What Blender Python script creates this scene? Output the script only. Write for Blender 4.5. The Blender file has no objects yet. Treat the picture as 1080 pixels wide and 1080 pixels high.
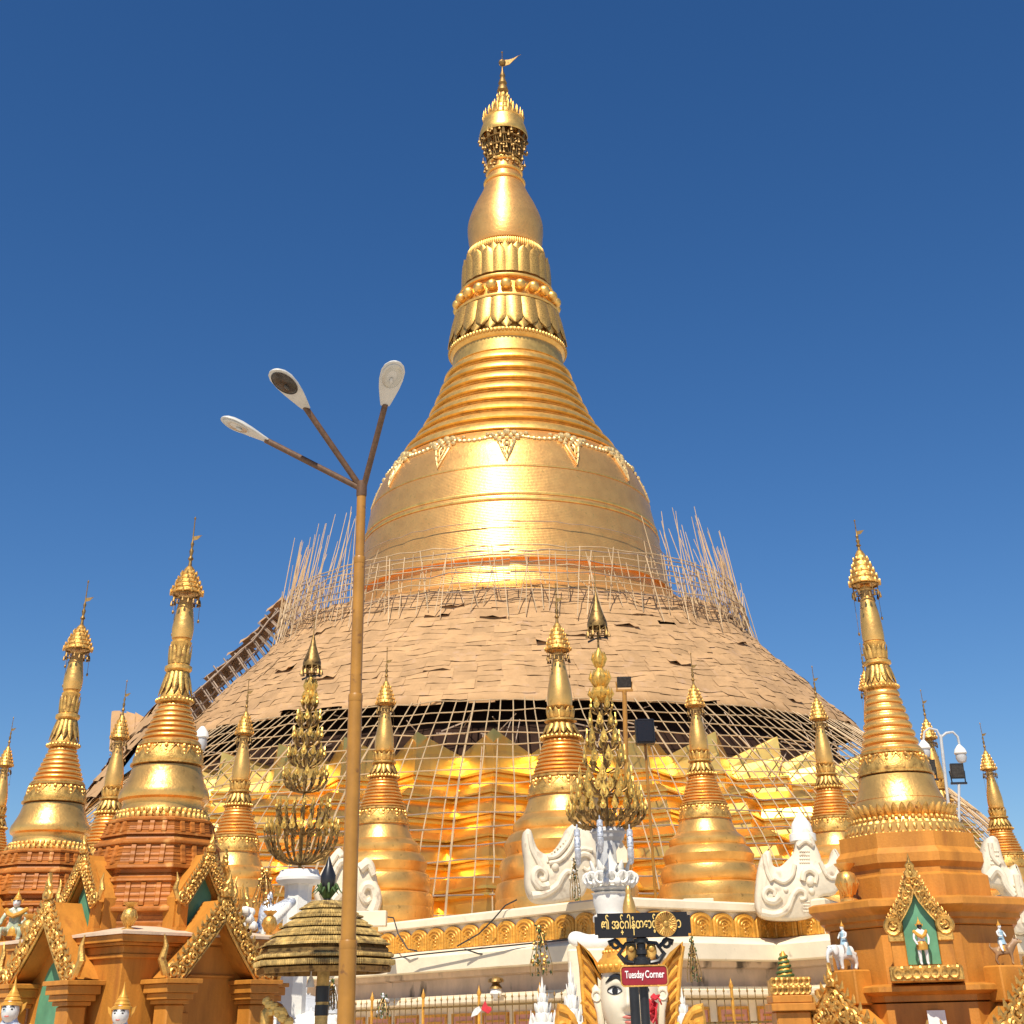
import bpy, bmesh, math, random
from math import sin, cos, tan, atan2, pi, radians, sqrt
from mathutils import Vector, Matrix
random.seed(7)
S = bpy.context.scene
COL = S.collection

# ------------------------------------------------------------------ camera
F = 1385.0; PITCH = radians(31.8); ROLL = radians(-1.25); CZ = 1.7; PPY = 230.0     # the frame is the lower part of a taller picture: optical centre at row 230
_f = Vector((0, cos(PITCH), sin(PITCH))); _u = Vector((0, -sin(PITCH), cos(PITCH))); _r = Vector((1, 0, 0))
CR = _r * cos(ROLL) + _u * sin(ROLL); CU = -_r * sin(ROLL) + _u * cos(ROLL)
cam = bpy.data.objects.new('camera', bpy.data.cameras.new('camera')); COL.objects.link(cam)
cam.data.sensor_width = 36; cam.data.sensor_fit = 'HORIZONTAL'; cam.data.lens = 36 * F / 1080
cam.data.shift_y = -(540 - PPY) / 1080; cam.data.clip_start = 0.1; cam.data.clip_end = 20000
M3 = Matrix((CR, CU, -_f)).transposed()
cam.matrix_world = Matrix.Translation((0, 0, CZ)) @ M3.to_4x4()
S.camera = cam

# ------------------------------------------------------------------ world, sun, exposure
SUN_EL, SUN_AZ = radians(54), radians(-13)      # azimuth: 0 = behind the camera, negative = to its left
W = bpy.data.worlds.new("World"); S.world = W; W.use_nodes = True
nt = W.node_tree; bg = nt.nodes['Background']
sky = nt.nodes.new('ShaderNodeTexSky'); sky.sky_type = 'NISHITA'; sky.sun_disc = False
sky.sun_elevation = SUN_EL
sdir = Vector((sin(SUN_AZ) * cos(SUN_EL), -cos(SUN_AZ) * cos(SUN_EL), sin(SUN_EL)))
sky.sun_rotation = atan2(sdir.x, sdir.y)
sky.air_density = 1.0; sky.dust_density = 0.25; sky.ozone_density = 5.0; sky.altitude = 0
hs = nt.nodes.new('ShaderNodeHueSaturation'); hs.inputs['Saturation'].default_value = 1.23; hs.inputs['Hue'].default_value = 0.505
nt.links.new(sky.outputs[0], hs.inputs['Color']); nt.links.new(hs.outputs[0], bg.inputs[0])
bg.inputs[1].default_value = 0.082
sun = bpy.data.objects.new('sun', bpy.data.lights.new('sun', 'SUN')); COL.objects.link(sun)
sun.data.energy = 4.6; sun.data.angle = radians(0.55); sun.data.color = (1.0, 0.93, 0.80)
sun.rotation_euler = sdir.to_track_quat('Z', 'Y').to_euler(); sun.location = (0, 0, 150)
S.view_settings.view_transform = 'Standard'; S.view_settings.look = 'None'
S.view_settings.exposure = 0.38; S.view_settings.gamma = 1.0; S.view_settings.use_curve_mapping = False
S.cycles.max_bounces = 8

# ------------------------------------------------------------------ photo pixel <-> place
def at(px, py, Y):
    d = _f + CR * ((px - 540) / F) + CU * ((PPY - py) / F)
    t = Y / d.y
    return Vector((d.x * t, Y, CZ + d.z * t))
def proj(p):
    q = Vector(p) - Vector((0, 0, CZ)); dz = q.dot(_f)
    return 540 + F * q.dot(CR) / dz, PPY - F * q.dot(CU) / dz, dz
def z_on_axis(X, Y, py):
    lo, hi = -5.0, 180.0
    for _ in range(50):
        m = (lo + hi) / 2
        if proj((X, Y, m))[1] > py: lo = m
        else: hi = m
    return (lo + hi) / 2
def sil(X, Y, pts, corr=False):
    """silhouette half widths in photo pixels -> list of (radius, height), bottom first"""
    out = []
    for py, hw in pts:
        z = z_on_axis(X, Y, py); out.append((hw * proj((X, Y, z))[2] / F, z))
    if corr:
        for _ in range(3):
            new = []
            for i, (py, hw) in enumerate(pts):
                a, b = out[max(i - 1, 0)], out[min(i + 1, len(out) - 1)]
                sl = abs(a[0] - b[0]) / max(abs(a[1] - b[1]), 1e-3)
                e = math.atan2(out[i][1] - CZ, Y)
                c = min(sl * tan(e), 0.85)
                Yc = Y - out[i][0] * c
                z = z_on_axis(X, Yc, py)
                new.append((hw * proj((X, Yc, z))[2] / F / max(sqrt(1 - c * c), .5), z))
            out = new
    return sorted(out, key=lambda q: q[1])

# ------------------------------------------------------------------ mesh builder
class MB:
    def __init__(s): s.v = []; s.f = []; s.m = Matrix.Identity(4)
    def add(s, vs, fs):
        b = len(s.v); s.v += [tuple(s.m @ Vector(p)) for p in vs]; s.f += [tuple(b + i for i in f) for f in fs]; return s
    def grid(s, rows, closed=False, cap0=False, cap1=False):
        n = len(rows[0]); vs = [p for r in rows for p in r]; fs = []
        for i in range(len(rows) - 1):
            for j in range(n if closed else n - 1):
                k = (j + 1) % n
                fs.append((i * n + j, i * n + k, (i + 1) * n + k, (i + 1) * n + j))
        if cap0: fs.append(tuple(range(n))[::-1])
        if cap1: fs.append(tuple((len(rows) - 1) * n + j for j in range(n)))
        return s.add(vs, fs)
    def lathe(s, prof, seg=48, c=(0, 0, 0), rot=0.0, cap=True):
        rows = [[(c[0] + r * cos(2 * pi * j / seg + rot), c[1] + r * sin(2 * pi * j / seg + rot), c[2] + z) for j in range(seg)] for r, z in prof]
        return s.grid(rows, True, cap, cap)
    def box(s, x0, y0, z0, x1, y1, z1):
        v = [(x, y, z) for z in (z0, z1) for y in (y0, y1) for x in (x0, x1)]
        return s.add(v, [(0, 2, 3, 1), (4, 5, 7, 6), (0, 1, 5, 4), (2, 6, 7, 3), (0, 4, 6, 2), (1, 3, 7, 5)])
    def bbox(s, x0, y0, z0, x1, y1, z1, b=0.01):
        """box with chamfered edges: an eight-sided prism along z with inset top and bottom"""
        def ring(z, i):
            X0, Y0, X1, Y1 = x0 + i, y0 + i, x1 - i, y1 - i
            return [(X0 + b, Y0, z), (X1 - b, Y0, z), (X1, Y0 + b, z), (X1, Y1 - b, z), (X1 - b, Y1, z), (X0 + b, Y1, z), (X0, Y1 - b, z), (X0, Y0 + b, z)]
        return s.grid([ring(z0, b), ring(z0 + b, 0), ring(z1 - b, 0), ring(z1, b)], True, True, True)
    def tube(s, pts, rad, seg=8, cap=True):
        pts = [Vector(p) for p in pts]; n = len(pts)
        rads = rad if isinstance(rad, (list, tuple)) else [rad] * n
        rows = []; ref = None
        for i, p in enumerate(pts):
            d = (pts[min(i + 1, n - 1)] - pts[max(i - 1, 0)])
            d = d.normalized() if d.length > 1e-9 else Vector((0, 0, 1))
            if ref is None:
                ref = d.orthogonal().normalized()
            ref = (ref - d * ref.dot(d))
            ref = ref.normalized() if ref.length > 1e-6 else d.orthogonal().normalized()
            bi = d.cross(ref)
            rows.append([p + (ref * cos(2 * pi * j / seg) + bi * sin(2 * pi * j / seg)) * rads[i] for j in range(seg)])
        return s.grid(rows, True, cap, cap)
    def sphere(s, c, r, seg=12, rings=8):
        rx, ry, rz = r if isinstance(r, (tuple, list)) else (r, r, r)
        rows = []
        for i in range(rings + 1):
            t = -pi / 2 + pi * i / rings; k = max(cos(t), 1e-3)
            rows.append([(c[0] + rx * k * cos(2 * pi * j / seg), c[1] + ry * k * sin(2 * pi * j / seg), c[2] + rz * sin(t)) for j in range(seg)])
        return s.grid(rows, True, True, True)
    def torus(s, c, R, r, axis='y', seg=10, ms=5, a0=0.0, a1=2 * pi):
        n = seg if a1 - a0 > 6.28 else seg + 1; rows = []
        for i in range(n):
            a = a0 + (a1 - a0) * i / seg; row = []
            for j in range(ms):
                b = 2 * pi * j / ms; q = R + r * cos(b)
                x, y, z = q * cos(a), q * sin(a), r * sin(b)
                row.append({'z': (c[0] + x, c[1] + y, c[2] + z), 'y': (c[0] + x, c[1] + z, c[2] + y), 'x': (c[0] + z, c[1] + x, c[2] + y)}[axis])
            rows.append(row)
        if n == seg: rows.append(rows[0])
        return s.grid(rows, True, n != seg, n != seg)
    def prism(s, outline, y0, y1, bev=0.0):
        """outline in x,z extruded along y, front face at y0; bevelled front and back edge"""
        if sum(a[0] * b[1] - b[0] * a[1] for a, b in zip(outline, outline[1:] + outline[:1])) < 0: outline = outline[::-1]
        if bev <= 0:
            return s.grid([[(x, y1, z) for x, z in outline], [(x, y0, z) for x, z in outline]], True, True, True)
        cx = sum(p[0] for p in outline) / len(outline); cz = sum(p[1] for p in outline) / len(outline); n = len(outline)
        ins = []
        for i in range(n):
            a, b, c = Vector(outline[i - 1]), Vector(outline[i]), Vector(outline[(i + 1) % n])
            d = ((c - b).normalized() + (b - a).normalized()); d = d.normalized() if d.length > 1e-6 else (c - b).normalized()
            q = b + Vector((-d.y, d.x)) * bev; ins.append((q.x, q.y))
        sg = 1 if y1 > y0 else -1
        return s.grid([[(x, y1, z) for x, z in ins], [(x, y1 - sg * bev, z) for x, z in outline], [(x, y0 + sg * bev, z) for x, z in outline], [(x, y0, z) for x, z in ins]], True, True, True)
    def sweep(s, pts, prof, closed=False):
        """profile of (offset, z) swept along a plan polyline with mitred corners; offset to the right of travel"""
        n = len(pts); P = [Vector((p[0], p[1])) for p in pts]; rows = []
        for i in range(n):
            if closed: d0, d1 = (P[i] - P[i - 1]).normalized(), (P[(i + 1) % n] - P[i]).normalized()
            else:
                d1 = (P[i + 1] - P[i]).normalized() if i < n - 1 else (P[i] - P[i - 1]).normalized()
                d0 = (P[i] - P[i - 1]).normalized() if i > 0 else d1
            n0, n1 = Vector((d0.y, -d0.x)), Vector((d1.y, -d1.x)); m = (n0 + n1).normalized(); k = 1 / max(m.dot(n0), .3)
            rows.append([(P[i].x + m.x * k * o, P[i].y + m.y * k * o, z) for o, z in prof])
        if closed: rows.append(rows[0])
        return s.grid(rows, True, not closed, not closed)
    def build(s, name, mat, parent=None, smooth=True, ang=38):
        me = bpy.data.meshes.new(name); me.from_pydata(s.v, [], s.f)
        bm = bmesh.new(); bm.from_mesh(me); bmesh.ops.recalc_face_normals(bm, faces=bm.faces); bm.to_mesh(me); bm.free()
        me.materials.append(mat)
        if smooth:
            me.shade_smooth(); me.set_sharp_from_angle(angle=radians(ang))
        o = bpy.data.objects.new(name, me); COL.objects.link(o)
        if parent: o.parent = parent
        return o

def tag(o, label=None, cat=None, group=None, kind=None):
    if label: o['label'] = label
    if cat: o['category'] = cat
    if group: o['group'] = group
    if kind: o['kind'] = kind
    return o
def thing(name, label, cat, loc=(0, 0, 0), rz=0.0, group=None):
    o = bpy.data.objects.new(name, None); COL.objects.link(o); o.empty_display_size = .2
    o.location = loc; o.rotation_euler = (0, 0, rz); return tag(o, label, cat, group)
def copy_tree(o, parent=None):
    c = o.copy(); COL.objects.link(c)
    if parent: c.parent = parent
    for ch in list(o.children): copy_tree(ch, c)
    return c
def skin(name, joints, edges, mat, parent=None, sub=2):
    """one continuous body: joints = [(x,y,z,radius)], grown with Skin + Subdivision"""
    me = bpy.data.meshes.new(name); me.from_pydata([j[:3] for j in joints], edges, [])
    o = bpy.data.objects.new(name, me); COL.objects.link(o)
    m = o.modifiers.new('s', 'SKIN'); m.use_smooth_shade = True
    sv = me.skin_vertices[0].data
    for i, j in enumerate(joints): sv[i].radius = (j[3], j[3] if len(j) < 5 else j[4]); sv[i].use_root = (i == 0)
    m2 = o.modifiers.new('d', 'SUBSURF'); m2.levels = sub; m2.render_levels = sub
    dg = bpy.context.evaluated_depsgraph_get(); nm = bpy.data.meshes.new_from_object(o.evaluated_get(dg))
    o.modifiers.clear(); o.data = nm; nm.name = name; nm.materials.clear(); nm.materials.append(mat); nm.shade_smooth()
    if parent: o.parent = parent
    return o

# ------------------------------------------------------------------ materials
def mat(name, col, rough=.6, metal=0.0, var=.12, vscale=3.0, bump=0.0, bscale=20.0, col2=None, wave=None, island=0.0, spots=None, spec=.5, detail=6.0, rvar=0.0, coat=0.0, stretch=None):
    m = bpy.data.materials.new(name); m.use_nodes = True; t = m.node_tree; N = t.nodes; L = t.links
    b = N['Principled BSDF']; b.inputs['Roughness'].default_value = rough; b.inputs['Metallic'].default_value = metal
    b.inputs['Specular IOR Level'].default_value = spec; b.inputs['Coat Weight'].default_value = coat
    tc = N.new('ShaderNodeTexCoord'); vec = tc.outputs['Object']
    if stretch:
        mp = N.new('ShaderNodeMapping'); mp.inputs['Scale'].default_value = stretch; L.new(vec, mp.inputs[0]); vec2 = mp.outputs[0]
    else: vec2 = vec
    no = N.new('ShaderNodeTexNoise'); no.inputs['Scale'].default_value = vscale; no.inputs['Detail'].default_value = detail; no.inputs['Roughness'].default_value = .65
    L.new(vec2, no.inputs['Vector'])
    mx = N.new('ShaderNodeMix'); mx.data_type = 'RGBA'
    c2 = col2 or tuple(max(0, c * (1 - var * 2.2)) for c in col); c1 = col if col2 else tuple(min(1, c * (1 + var)) for c in col)
    mr = N.new('ShaderNodeMapRange'); mr.inputs[1].default_value = .3; mr.inputs[2].default_value = .7
    L.new(no.outputs['Fac'], mr.inputs[0]); L.new(mr.outputs[0], mx.inputs[0])
    mx.inputs[6].default_value = (*c2, 1); mx.inputs[7].default_value = (*c1, 1); out = mx.outputs[2]
    if island:
        g = N.new('ShaderNodeNewGeometry'); hv = N.new('ShaderNodeHueSaturation'); mr2 = N.new('ShaderNodeMapRange')
        mr2.inputs[3].default_value = 1 - island; mr2.inputs[4].default_value = 1 + island
        L.new(g.outputs['Random Per Island'], mr2.inputs[0]); L.new(mr2.outputs[0], hv.inputs['Value']); L.new(out, hv.inputs['Color']); out = hv.outputs[0]
    if spots:
        n2 = N.new('ShaderNodeTexNoise'); n2.inputs['Scale'].default_value = spots[1]; n2.inputs['Detail'].default_value = 8; L.new(vec2, n2.inputs['Vector'])
        r2 = N.new('ShaderNodeMapRange'); r2.inputs[1].default_value = spots[2]; r2.inputs[2].default_value = spots[2] + spots[3]; L.new(n2.outputs['Fac'], r2.inputs[0])
        m2 = N.new('ShaderNodeMix'); m2.data_type = 'RGBA'; L.new(r2.outputs[0], m2.inputs[0]); L.new(out, m2.inputs[6]); m2.inputs[7].default_value = (*spots[0], 1); out = m2.outputs[2]
    L.new(out, b.inputs['Base Color'])
    if rvar:
        r3 = N.new('ShaderNodeMapRange'); r3.inputs[3].default_value = max(rough - rvar, .02); r3.inputs[4].default_value = rough + rvar
        n4 = N.new('ShaderNodeTexNoise'); n4.inputs['Scale'].default_value = vscale * 2.3; n4.inputs['Detail'].default_value = 5; L.new(vec, n4.inputs['Vector'])
        L.new(n4.outputs['Fac'], r3.inputs[0]); L.new(r3.outputs[0], b.inputs['Roughness'])
    h = None
    if bump:
        n3 = N.new('ShaderNodeTexNoise'); n3.inputs['Scale'].default_value = bscale; n3.inputs['Detail'].default_value = 4; L.new(vec, n3.inputs['Vector']); h = n3.outputs['Fac']
    if wave:
        w = N.new('ShaderNodeTexWave'); w.bands_direction = wave[0]; w.inputs['Scale'].default_value = wave[1]; w.inputs['Distortion'].default_value = wave[3] if len(wave) > 3 else .3
        L.new(vec, w.inputs['Vector'])
        if h is None: h = w.outputs['Fac']; bump = wave[2]
        else:
            ad = N.new('ShaderNodeMath'); ad.operation = 'MULTIPLY_ADD'; L.new(w.outputs['Fac'], ad.inputs[0]); ad.inputs[1].default_value = wave[2] / bump; L.new(h, ad.inputs[2]); h = ad.outputs[0]
    if h is not None:
        bu = N.new('ShaderNodeBump'); bu.inputs['Strength'].default_value = 1.0; bu.inputs['Distance'].default_value = bump
        L.new(h, bu.inputs['Height']); L.new(bu.outputs[0], b.inputs['Normal'])
    return m
def vary(m, amt=.07):
    """a slightly different tone for every object that carries the material"""
    t = m.node_tree; b = t.nodes['Principled BSDF']; src = b.inputs['Base Color'].links[0].from_socket
    oi = t.nodes.new('ShaderNodeObjectInfo'); mr = t.nodes.new('ShaderNodeMapRange'); mr.inputs[3].default_value = 1 - amt; mr.inputs[4].default_value = 1 + amt
    hv = t.nodes.new('ShaderNodeHueSaturation'); t.links.new(oi.outputs['Random'], mr.inputs[0]); t.links.new(mr.outputs[0], hv.inputs['Value']); t.links.new(src, hv.inputs['Color']); t.links.new(hv.outputs[0], b.inputs['Base Color'])
GOLD = (.93, .545, .15)
G_BELL = mat('plated_gold', (.98, .50, .15), .36, .76, .07, .9, .012, 5.0, wave=('Z', 2.6, .010, .2), spots=((.72, .42, .12), 4.0, .60, .12), rvar=.06)
G_LEAF = mat('gold_leaf', GOLD, .42, .82, .12, 1.5, .010, 14, rvar=.09)
G_TERR = mat('burnished_gold', (.98, .67, .19), .36, .97, .12, .8, .006, 1.6, rvar=.07, col2=(.94, .55, .12))
G_STUPA = mat('gilded_plaster', (.94, .505, .14), .38, .76, .12, 2.0, .006, 18, rvar=.08, spots=((.55, .30, .08), 6.0, .63, .1))
G_CARVE = mat('carved_gilding', (.80, .46, .12), .45, .75, .25, 9.0, .006, 40, spots=((.30, .13, .04), 14.0, .58, .12))
G_PALE = mat('pale_floral_gilding', (.80, .57, .25), .42, .55, .2, 9.0, .006, 40, spots=((.45, .30, .12), 14.0, .58, .12))
G_TREE = mat('gilt_metal_leaf', (.86, .52, .12), .42, .7, .2, 12, spots=((.25, .12, .03), 16.0, .60, .12))
G_OLD = mat('tarnished_gilding', (.42, .25, .08), .5, .75, .3, 10, spots=((.10, .055, .02), 10.0, .5, .15))
G_PAINT = mat('gold_paint', (.74, .36, .05), .45, .25, .2, 5.0, .004, 30, spots=((.45, .17, .03), 9.0, .58, .15))
OCHRE = mat('ochre_paint', (.55, .22, .032), .5, 0, .16, 1.8, .004, 30, spots=((.30, .10, .02), 3.2, .58, .25), stretch=(1.6, 1.6, .4), spec=.35)
OCHRE_POST = mat('ochre_post_paint', (.38, .175, .026), .4, 0, .12, 3.0, .001, 30, spots=((.16, .07, .02), 7.0, .66, .08))
RUST = mat('rusted_ochre', (.13, .065, .03), .6, 0, .2, 20.0)
BRICK = mat('brick_red_paint', (.45, .15, .026), .5, .0, .18, 2.5, .004, 24, wave=('Z', 3.4, .008, .15), spots=((.62, .29, .08), 4.5, .58, .12), spec=.25)
CREAM = mat('cream_plaster', (.80, .68, .48), .7, 0, .06, 1.2, .004, 14, spots=((.38, .30, .22), 2.2, .66, .12))
CREAM_DIRTY = mat('stained_plaster', (.70, .52, .36), .75, 0, .1, 1.5, .004, 14, spots=((.10, .075, .05), 1.3, .60, .10), stretch=(1, 1, .5))
WHITE = mat('white_plaster', (.80, .77, .70), .6, 0, .05, 3, .004, 20, spots=((.50, .46, .40), 5.0, .66, .12))
WHITE_CREAM = mat('old_white_plaster', (.72, .62, .46), .62, 0, .07, 3, .006, 16, spots=((.40, .31, .22), 3.0, .56, .16))
SILVER = mat('mirror_mosaic', (.72, .74, .78), .3, .35, .25, 12, .01, 30, spots=((.30, .33, .38), 14, .56, .08))
GREY = mat('grey_paint', (.50, .50, .50), .6, 0, .08, 4, spots=((.3, .3, .3), 7, .6, .15))
PINK = mat('pink_panel_paint', (.72, .33, .24), .6, 0, .12, 3)
GREEN = mat('green_niche_paint', (.11, .29, .16), .5, 0, .12, 3)
BLACK = mat('black_iron', (.018, .018, .02), .35, 0, .2, 9)
SIGNBLACK = mat('black_sign_paint', (.012, .008, .008), .25, 0, .1, 9)
SIGNRED = mat('red_sign_paint', (.28, .012, .02), .3, 0, .1, 9)
TEXTGOLD = mat('yellow_lettering', (.80, .55, .16), .5, 0, .05, 9)
TEXTWHITE = mat('white_lettering', (.82, .80, .76), .5, 0, .05, 9)
LAMPGREY = mat('lamp_housing_grey', (.55, .54, .50), .5, .1, .06, 6)
REFLECT = mat('lamp_reflector', (.50, .50, .46), .22, .6, .06, 4)
DARKLENS = mat('dark_lens', (.05, .045, .04), .2, .2, .3, 15)
MATTING = mat('bamboo_mat', (.46, .27, .122), .85, 0, .10, .8, .03, 2.5, island=.11, spots=((.44, .27, .15), 1.6, .58, .14))
SHADE_DARK = mat('under_mat_shade', (.035, .018, .012), .95, 0, .2, 1.2, spec=.1)  # near-black colour standing in for the deep shade under the mats
BAMBOO = mat('bamboo_pole', (.52, .365, .20), .6, 0, .15, 1.0, island=.2)
BAMBOO_OLD = mat('weathered_bamboo', (.34, .25, .18), .7, 0, .2, 1.0, island=.3)
THATCH = mat('gilded_tile', (.60, .40, .13), .55, .25, .3, 8, .008, 24, island=.22, spots=((.20, .12, .04), 6.0, .55, .14))
TILE = mat('marble_paving', (.62, .54, .44), .5, 0, .1, .6)
FLOORM = mat('terrace_paving', (.58, .46, .34), .6, 0, .1, .6)
SKINW = mat('painted_face', (.70, .62, .46), .45, 0, .04, 4)
FIGWHITE = mat('painted_figure_white', (.72, .70, .66), .5, 0, .1, 8, spots=((.35, .42, .46), 12, .58, .1))
FIGGREEN = mat('painted_figure_green', (.38, .42, .28), .5, 0, .2, 9, spots=((.75, .72, .6), 12, .55, .1))
FIGBROWN = mat('painted_figure_brown', (.30, .16, .07), .5, 0, .2, 9, spots=((.60, .40, .18), 10, .58, .1))
FIGBLUE = mat('painted_robe_blue', (.35, .52, .62), .5, 0, .15, 8)
EYEWHITE = mat('eye_white', (.80, .78, .72), .3, 0, .02, 9)
INK = mat('ink_black', (.01, .01, .012), .4, 0, .1, 9)
LIP = mat('lip_red', (.55, .16, .12), .4, 0, .05, 9)
REDFLOWER = mat('red_petal', (.62, .03, .04), .6, 0, .15, 9)
LEAFGREEN = mat('leaf_green', (.07, .13, .03), .6, 0, .3, 9, island=.3)
CABLE = mat('black_cable', (.03, .028, .025), .6, 0, .1, 9)
PAPER = mat('white_paper', (.80, .79, .76), .7, 0, .05, 9)

for m_ in (G_STUPA, G_CARVE, OCHRE, BRICK, G_PAINT): vary(m_, .06)
# ------------------------------------------------------------------ ground
g = MB(); n = 24
g.lathe([(0.01, 0), (60, 0), (300, 0), (6000, 0)], 64, cap=False)
tag(g.build('ground', TILE, smooth=False), kind='structure')

# ------------------------------------------------------------------ shared shape helpers
def ring_stack(r0, z0, r1, z1, n, depth=.07, fillet=.72):
    """n rounded rings from (r0,z0) up to (r1,z1) with grooves between them"""
    out = []
    for k in range(n):
        za, zb = z0 + (z1 - z0) * k / n, z0 + (z1 - z0) * (k + 1) / n
        ra = r0 + (r1 - r0) * k / n; rb = r0 + (r1 - r0) * (k + 1) / n; dz = zb - za
        g_ = ra * depth
        for t, q in ((0, -g_), (.05, 0), (.2, g_ * .45), (.42, g_ * .55), (fillet - .08, g_ * .15), (fillet, -g_ * .7), (.99, -g_)):
            out.append((ra + (rb - ra) * t + q, za + dz * t))
    return out
def petal_ring(mb, r0, z0, r1, z1, n, bulge=.12, wfac=1.0, nu=6, nv=6, blunt=2.6, ph=0.0):
    """n overlapping petals rooted at (r0,z0), tips at (r1,z1)"""
    hw = pi / n * wfac
    for k in range(n):
        a0 = 2 * pi * k / n + ph; rows = []
        for i in range(nv + 1):
            v = i / nv; w = hw * max(1 - v ** blunt, 0.02); row = []
            for j in range(nu + 1):
                u = 2 * j / nu - 1; r = r0 + (r1 - r0) * v + bulge * (1 - u * u) * (.35 + .65 * sin(pi * min(v * .8 + .15, 1))) * r0
                a = a0 + u * w; row.append((r * cos(a), r * sin(a), z0 + (z1 - z0) * v))
            rows.append(row)
        mb.grid(rows)
        mb.grid([[(x * .97, y * .97, z) for x, y, z in r_] for r_ in rows])
    return mb
def bead_ring(mb, r, z, n, br, seg=8, rings=6, sz=1.0):
    for k in range(n):
        a = 2 * pi * (k + .5) / n
        mb.sphere((r * cos(a), r * sin(a), z), (br, br, br * sz), seg, rings)
    return mb
def interp(prof, z):
    for (ra, za), (rb, zb) in zip(prof, prof[1:]):
        if za <= z <= zb: return ra + (rb - ra) * (z - za) / max(zb - za, 1e-6)
    return prof[0][0] if z < prof[0][1] else prof[-1][0]
def smooth_prof(prof, n):
    """Catmull-Rom through a profile"""
    P = [Vector(p) for p in prof]; P = [P[0] * 2 - P[1]] + P + [P[-1] * 2 - P[-2]]; out = []
    for i in range(1, len(P) - 2):
        for k in range(n):
            t = k / n; a, b, c, d = P[i - 1:i + 3]
            q = .5 * ((2 * b) + (c - a) * t + (2 * a - 5 * b + 4 * c - d) * t * t + (3 * b - a - 3 * c + d) * t ** 3); out.append((q.x, q.y))
    return out + [tuple(P[-2])]

# ------------------------------------------------------------------ the great pagoda
PY = 103.5; GX = at(538.5, 540, PY).x
gp = thing('great_pagoda', 'huge golden bell-shaped stupa with a jewelled umbrella spire, towering over everything else', 'pagoda', (GX, PY, 0))
bell = smooth_prof(sil(0, PY, [(486, 117), (495, 125), (511, 136), (530, 144), (548, 149), (570, 154), (592, 159), (615, 164), (634, 168)], True), 6)
zb0, rb0 = bell[0][1], bell[0][0]; zb1, rb1 = bell[-1][1], bell[-1][0]
zband = z_on_axis(0, PY - 12.4, 519)
low = [(rb0 + 4.6, zb0 - 5.2), (rb0 + 3.6, zb0 - 3.2), (rb0 + 2.4, zb0 - 2.6), (rb0 + 1.7, zb0 - 2.45), (rb0 + 1.6, zb0 - 1.7), (rb0 + .6, zb0 - 1.4), (rb0 - .15, zb0 - 1.0), (rb0 - .2, zb0 - .3), (rb0 + .16, zb0 - .25), (rb0 + .16, zb0 - .03)]
prof = list(low)
for r, z in bell:
    prof.append((r, z))
b = MB().lathe(prof, 160, cap=False); b.build('bell', G_BELL, gp)
b = MB()
for dz in (-.22, .22):
    zz = zband + dz; rr = interp(bell, zz)
    b.lathe([(rr - .05, zz - .12), (rr + .07, zz - .10), (rr + .10, zz), (rr + .07, zz + .10), (rr - .05, zz + .12)], 160, cap=False)
zz = zband + 2.5; rr = interp(bell, zz)
b.lathe([(rr - .05, zz - .07), (rr + .05, zz - .05), (rr + .05, zz + .05), (rr - .05, zz + .07)], 160, cap=False)
b.build('bell_band', G_LEAF, gp)
# mouldings above the bell
mo = sil(0, PY, [(388, 60), (400, 65), (415, 71), (430, 78), (445, 86), (460, 97), (478, 113)], True)
mo = [(rb1, zb1)] + [q for q in mo if q[1] > zb1 + .3]
pr = []
zt = mo[-1][1]; N = 8
for k in range(N):
    za, zc = zb1 + (zt - zb1) * (k / N) ** .95, zb1 + (zt - zb1) * ((k + 1) / N) ** .95; dz = zc - za
    for t, q in ((.0, -.22), (.03, .05), (.10, .22), (.30, .24), (.5, .16), (.68, .02), (.74, -.16), (.97, -.25)):
        z = za + dz * t; pr.append((interp(mo, z) + q, z))
MB().lathe(pr, 128, cap=False).build('moulded_ring_band', G_LEAF, gp)
# turban + lotus bands
tb = sil(0, PY, [(266, 38), (274, 41), (282, 43), (300, 46), (318, 50), (335, 54), (350, 58), (372, 60), (388, 59)], False)
zt2 = tb[-1][1]; b = MB(); z0 = pr[-1][1]; r0 = interp(tb, z0)
H = zt2 - z0
core = [(r0 - .2, z0 - .1), (r0, z0), (r0 - .1, z0 + H * .10), (r0 + .12, z0 + H * .115), (r0 + .22, z0 + H * .14), (r0 + .05, z0 + H * .165), (r0 - .3, z0 + H * .17)]
for t in (.25, .35, .42, .5, .6, .7, .8, .9, .97): core.append((interp(tb, z0 + H * t) - .3, z0 + H * t))
core.append((interp(tb, zt2) - .35, zt2 + .3))
b.lathe(core, 96, cap=False); b.build('lotus_throat', G_LEAF, gp)
b = MB()
for j in range(96):
    a = 2 * pi * j / 96; rr = r0 + .20
    b.sphere((rr * cos(a), rr * sin(a), z0 + H * .14), (.16, .16, .22), 6, 5)
b.build('bead_moulding', G_CARVE, gp); b = MB()
for j in range(110):
    a = 2 * pi * j / 110; rr = interp(tb, z0 + H * .94) - .02
    b.sphere((rr * cos(a), rr * sin(a), z0 + H * .94), (.10, .10, .42), 6, 5)
b.build('bead_moulding', G_CARVE, gp)
b = MB(); petal_ring(b, interp(tb, z0 + H * .40) - .05, z0 + H * .42, r0 + .32, z0 + H * .19, 22, .035, 1.03, 8, 7, blunt=9); petal_ring(b, interp(tb, z0 + H * .40) - .25, z0 + H * .42, r0 + .2, z0 + H * .155, 22, .03, 1.0, 8, 7, blunt=8, ph=pi / 22)
b.build('lotus_petals', G_CARVE, gp)
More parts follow.
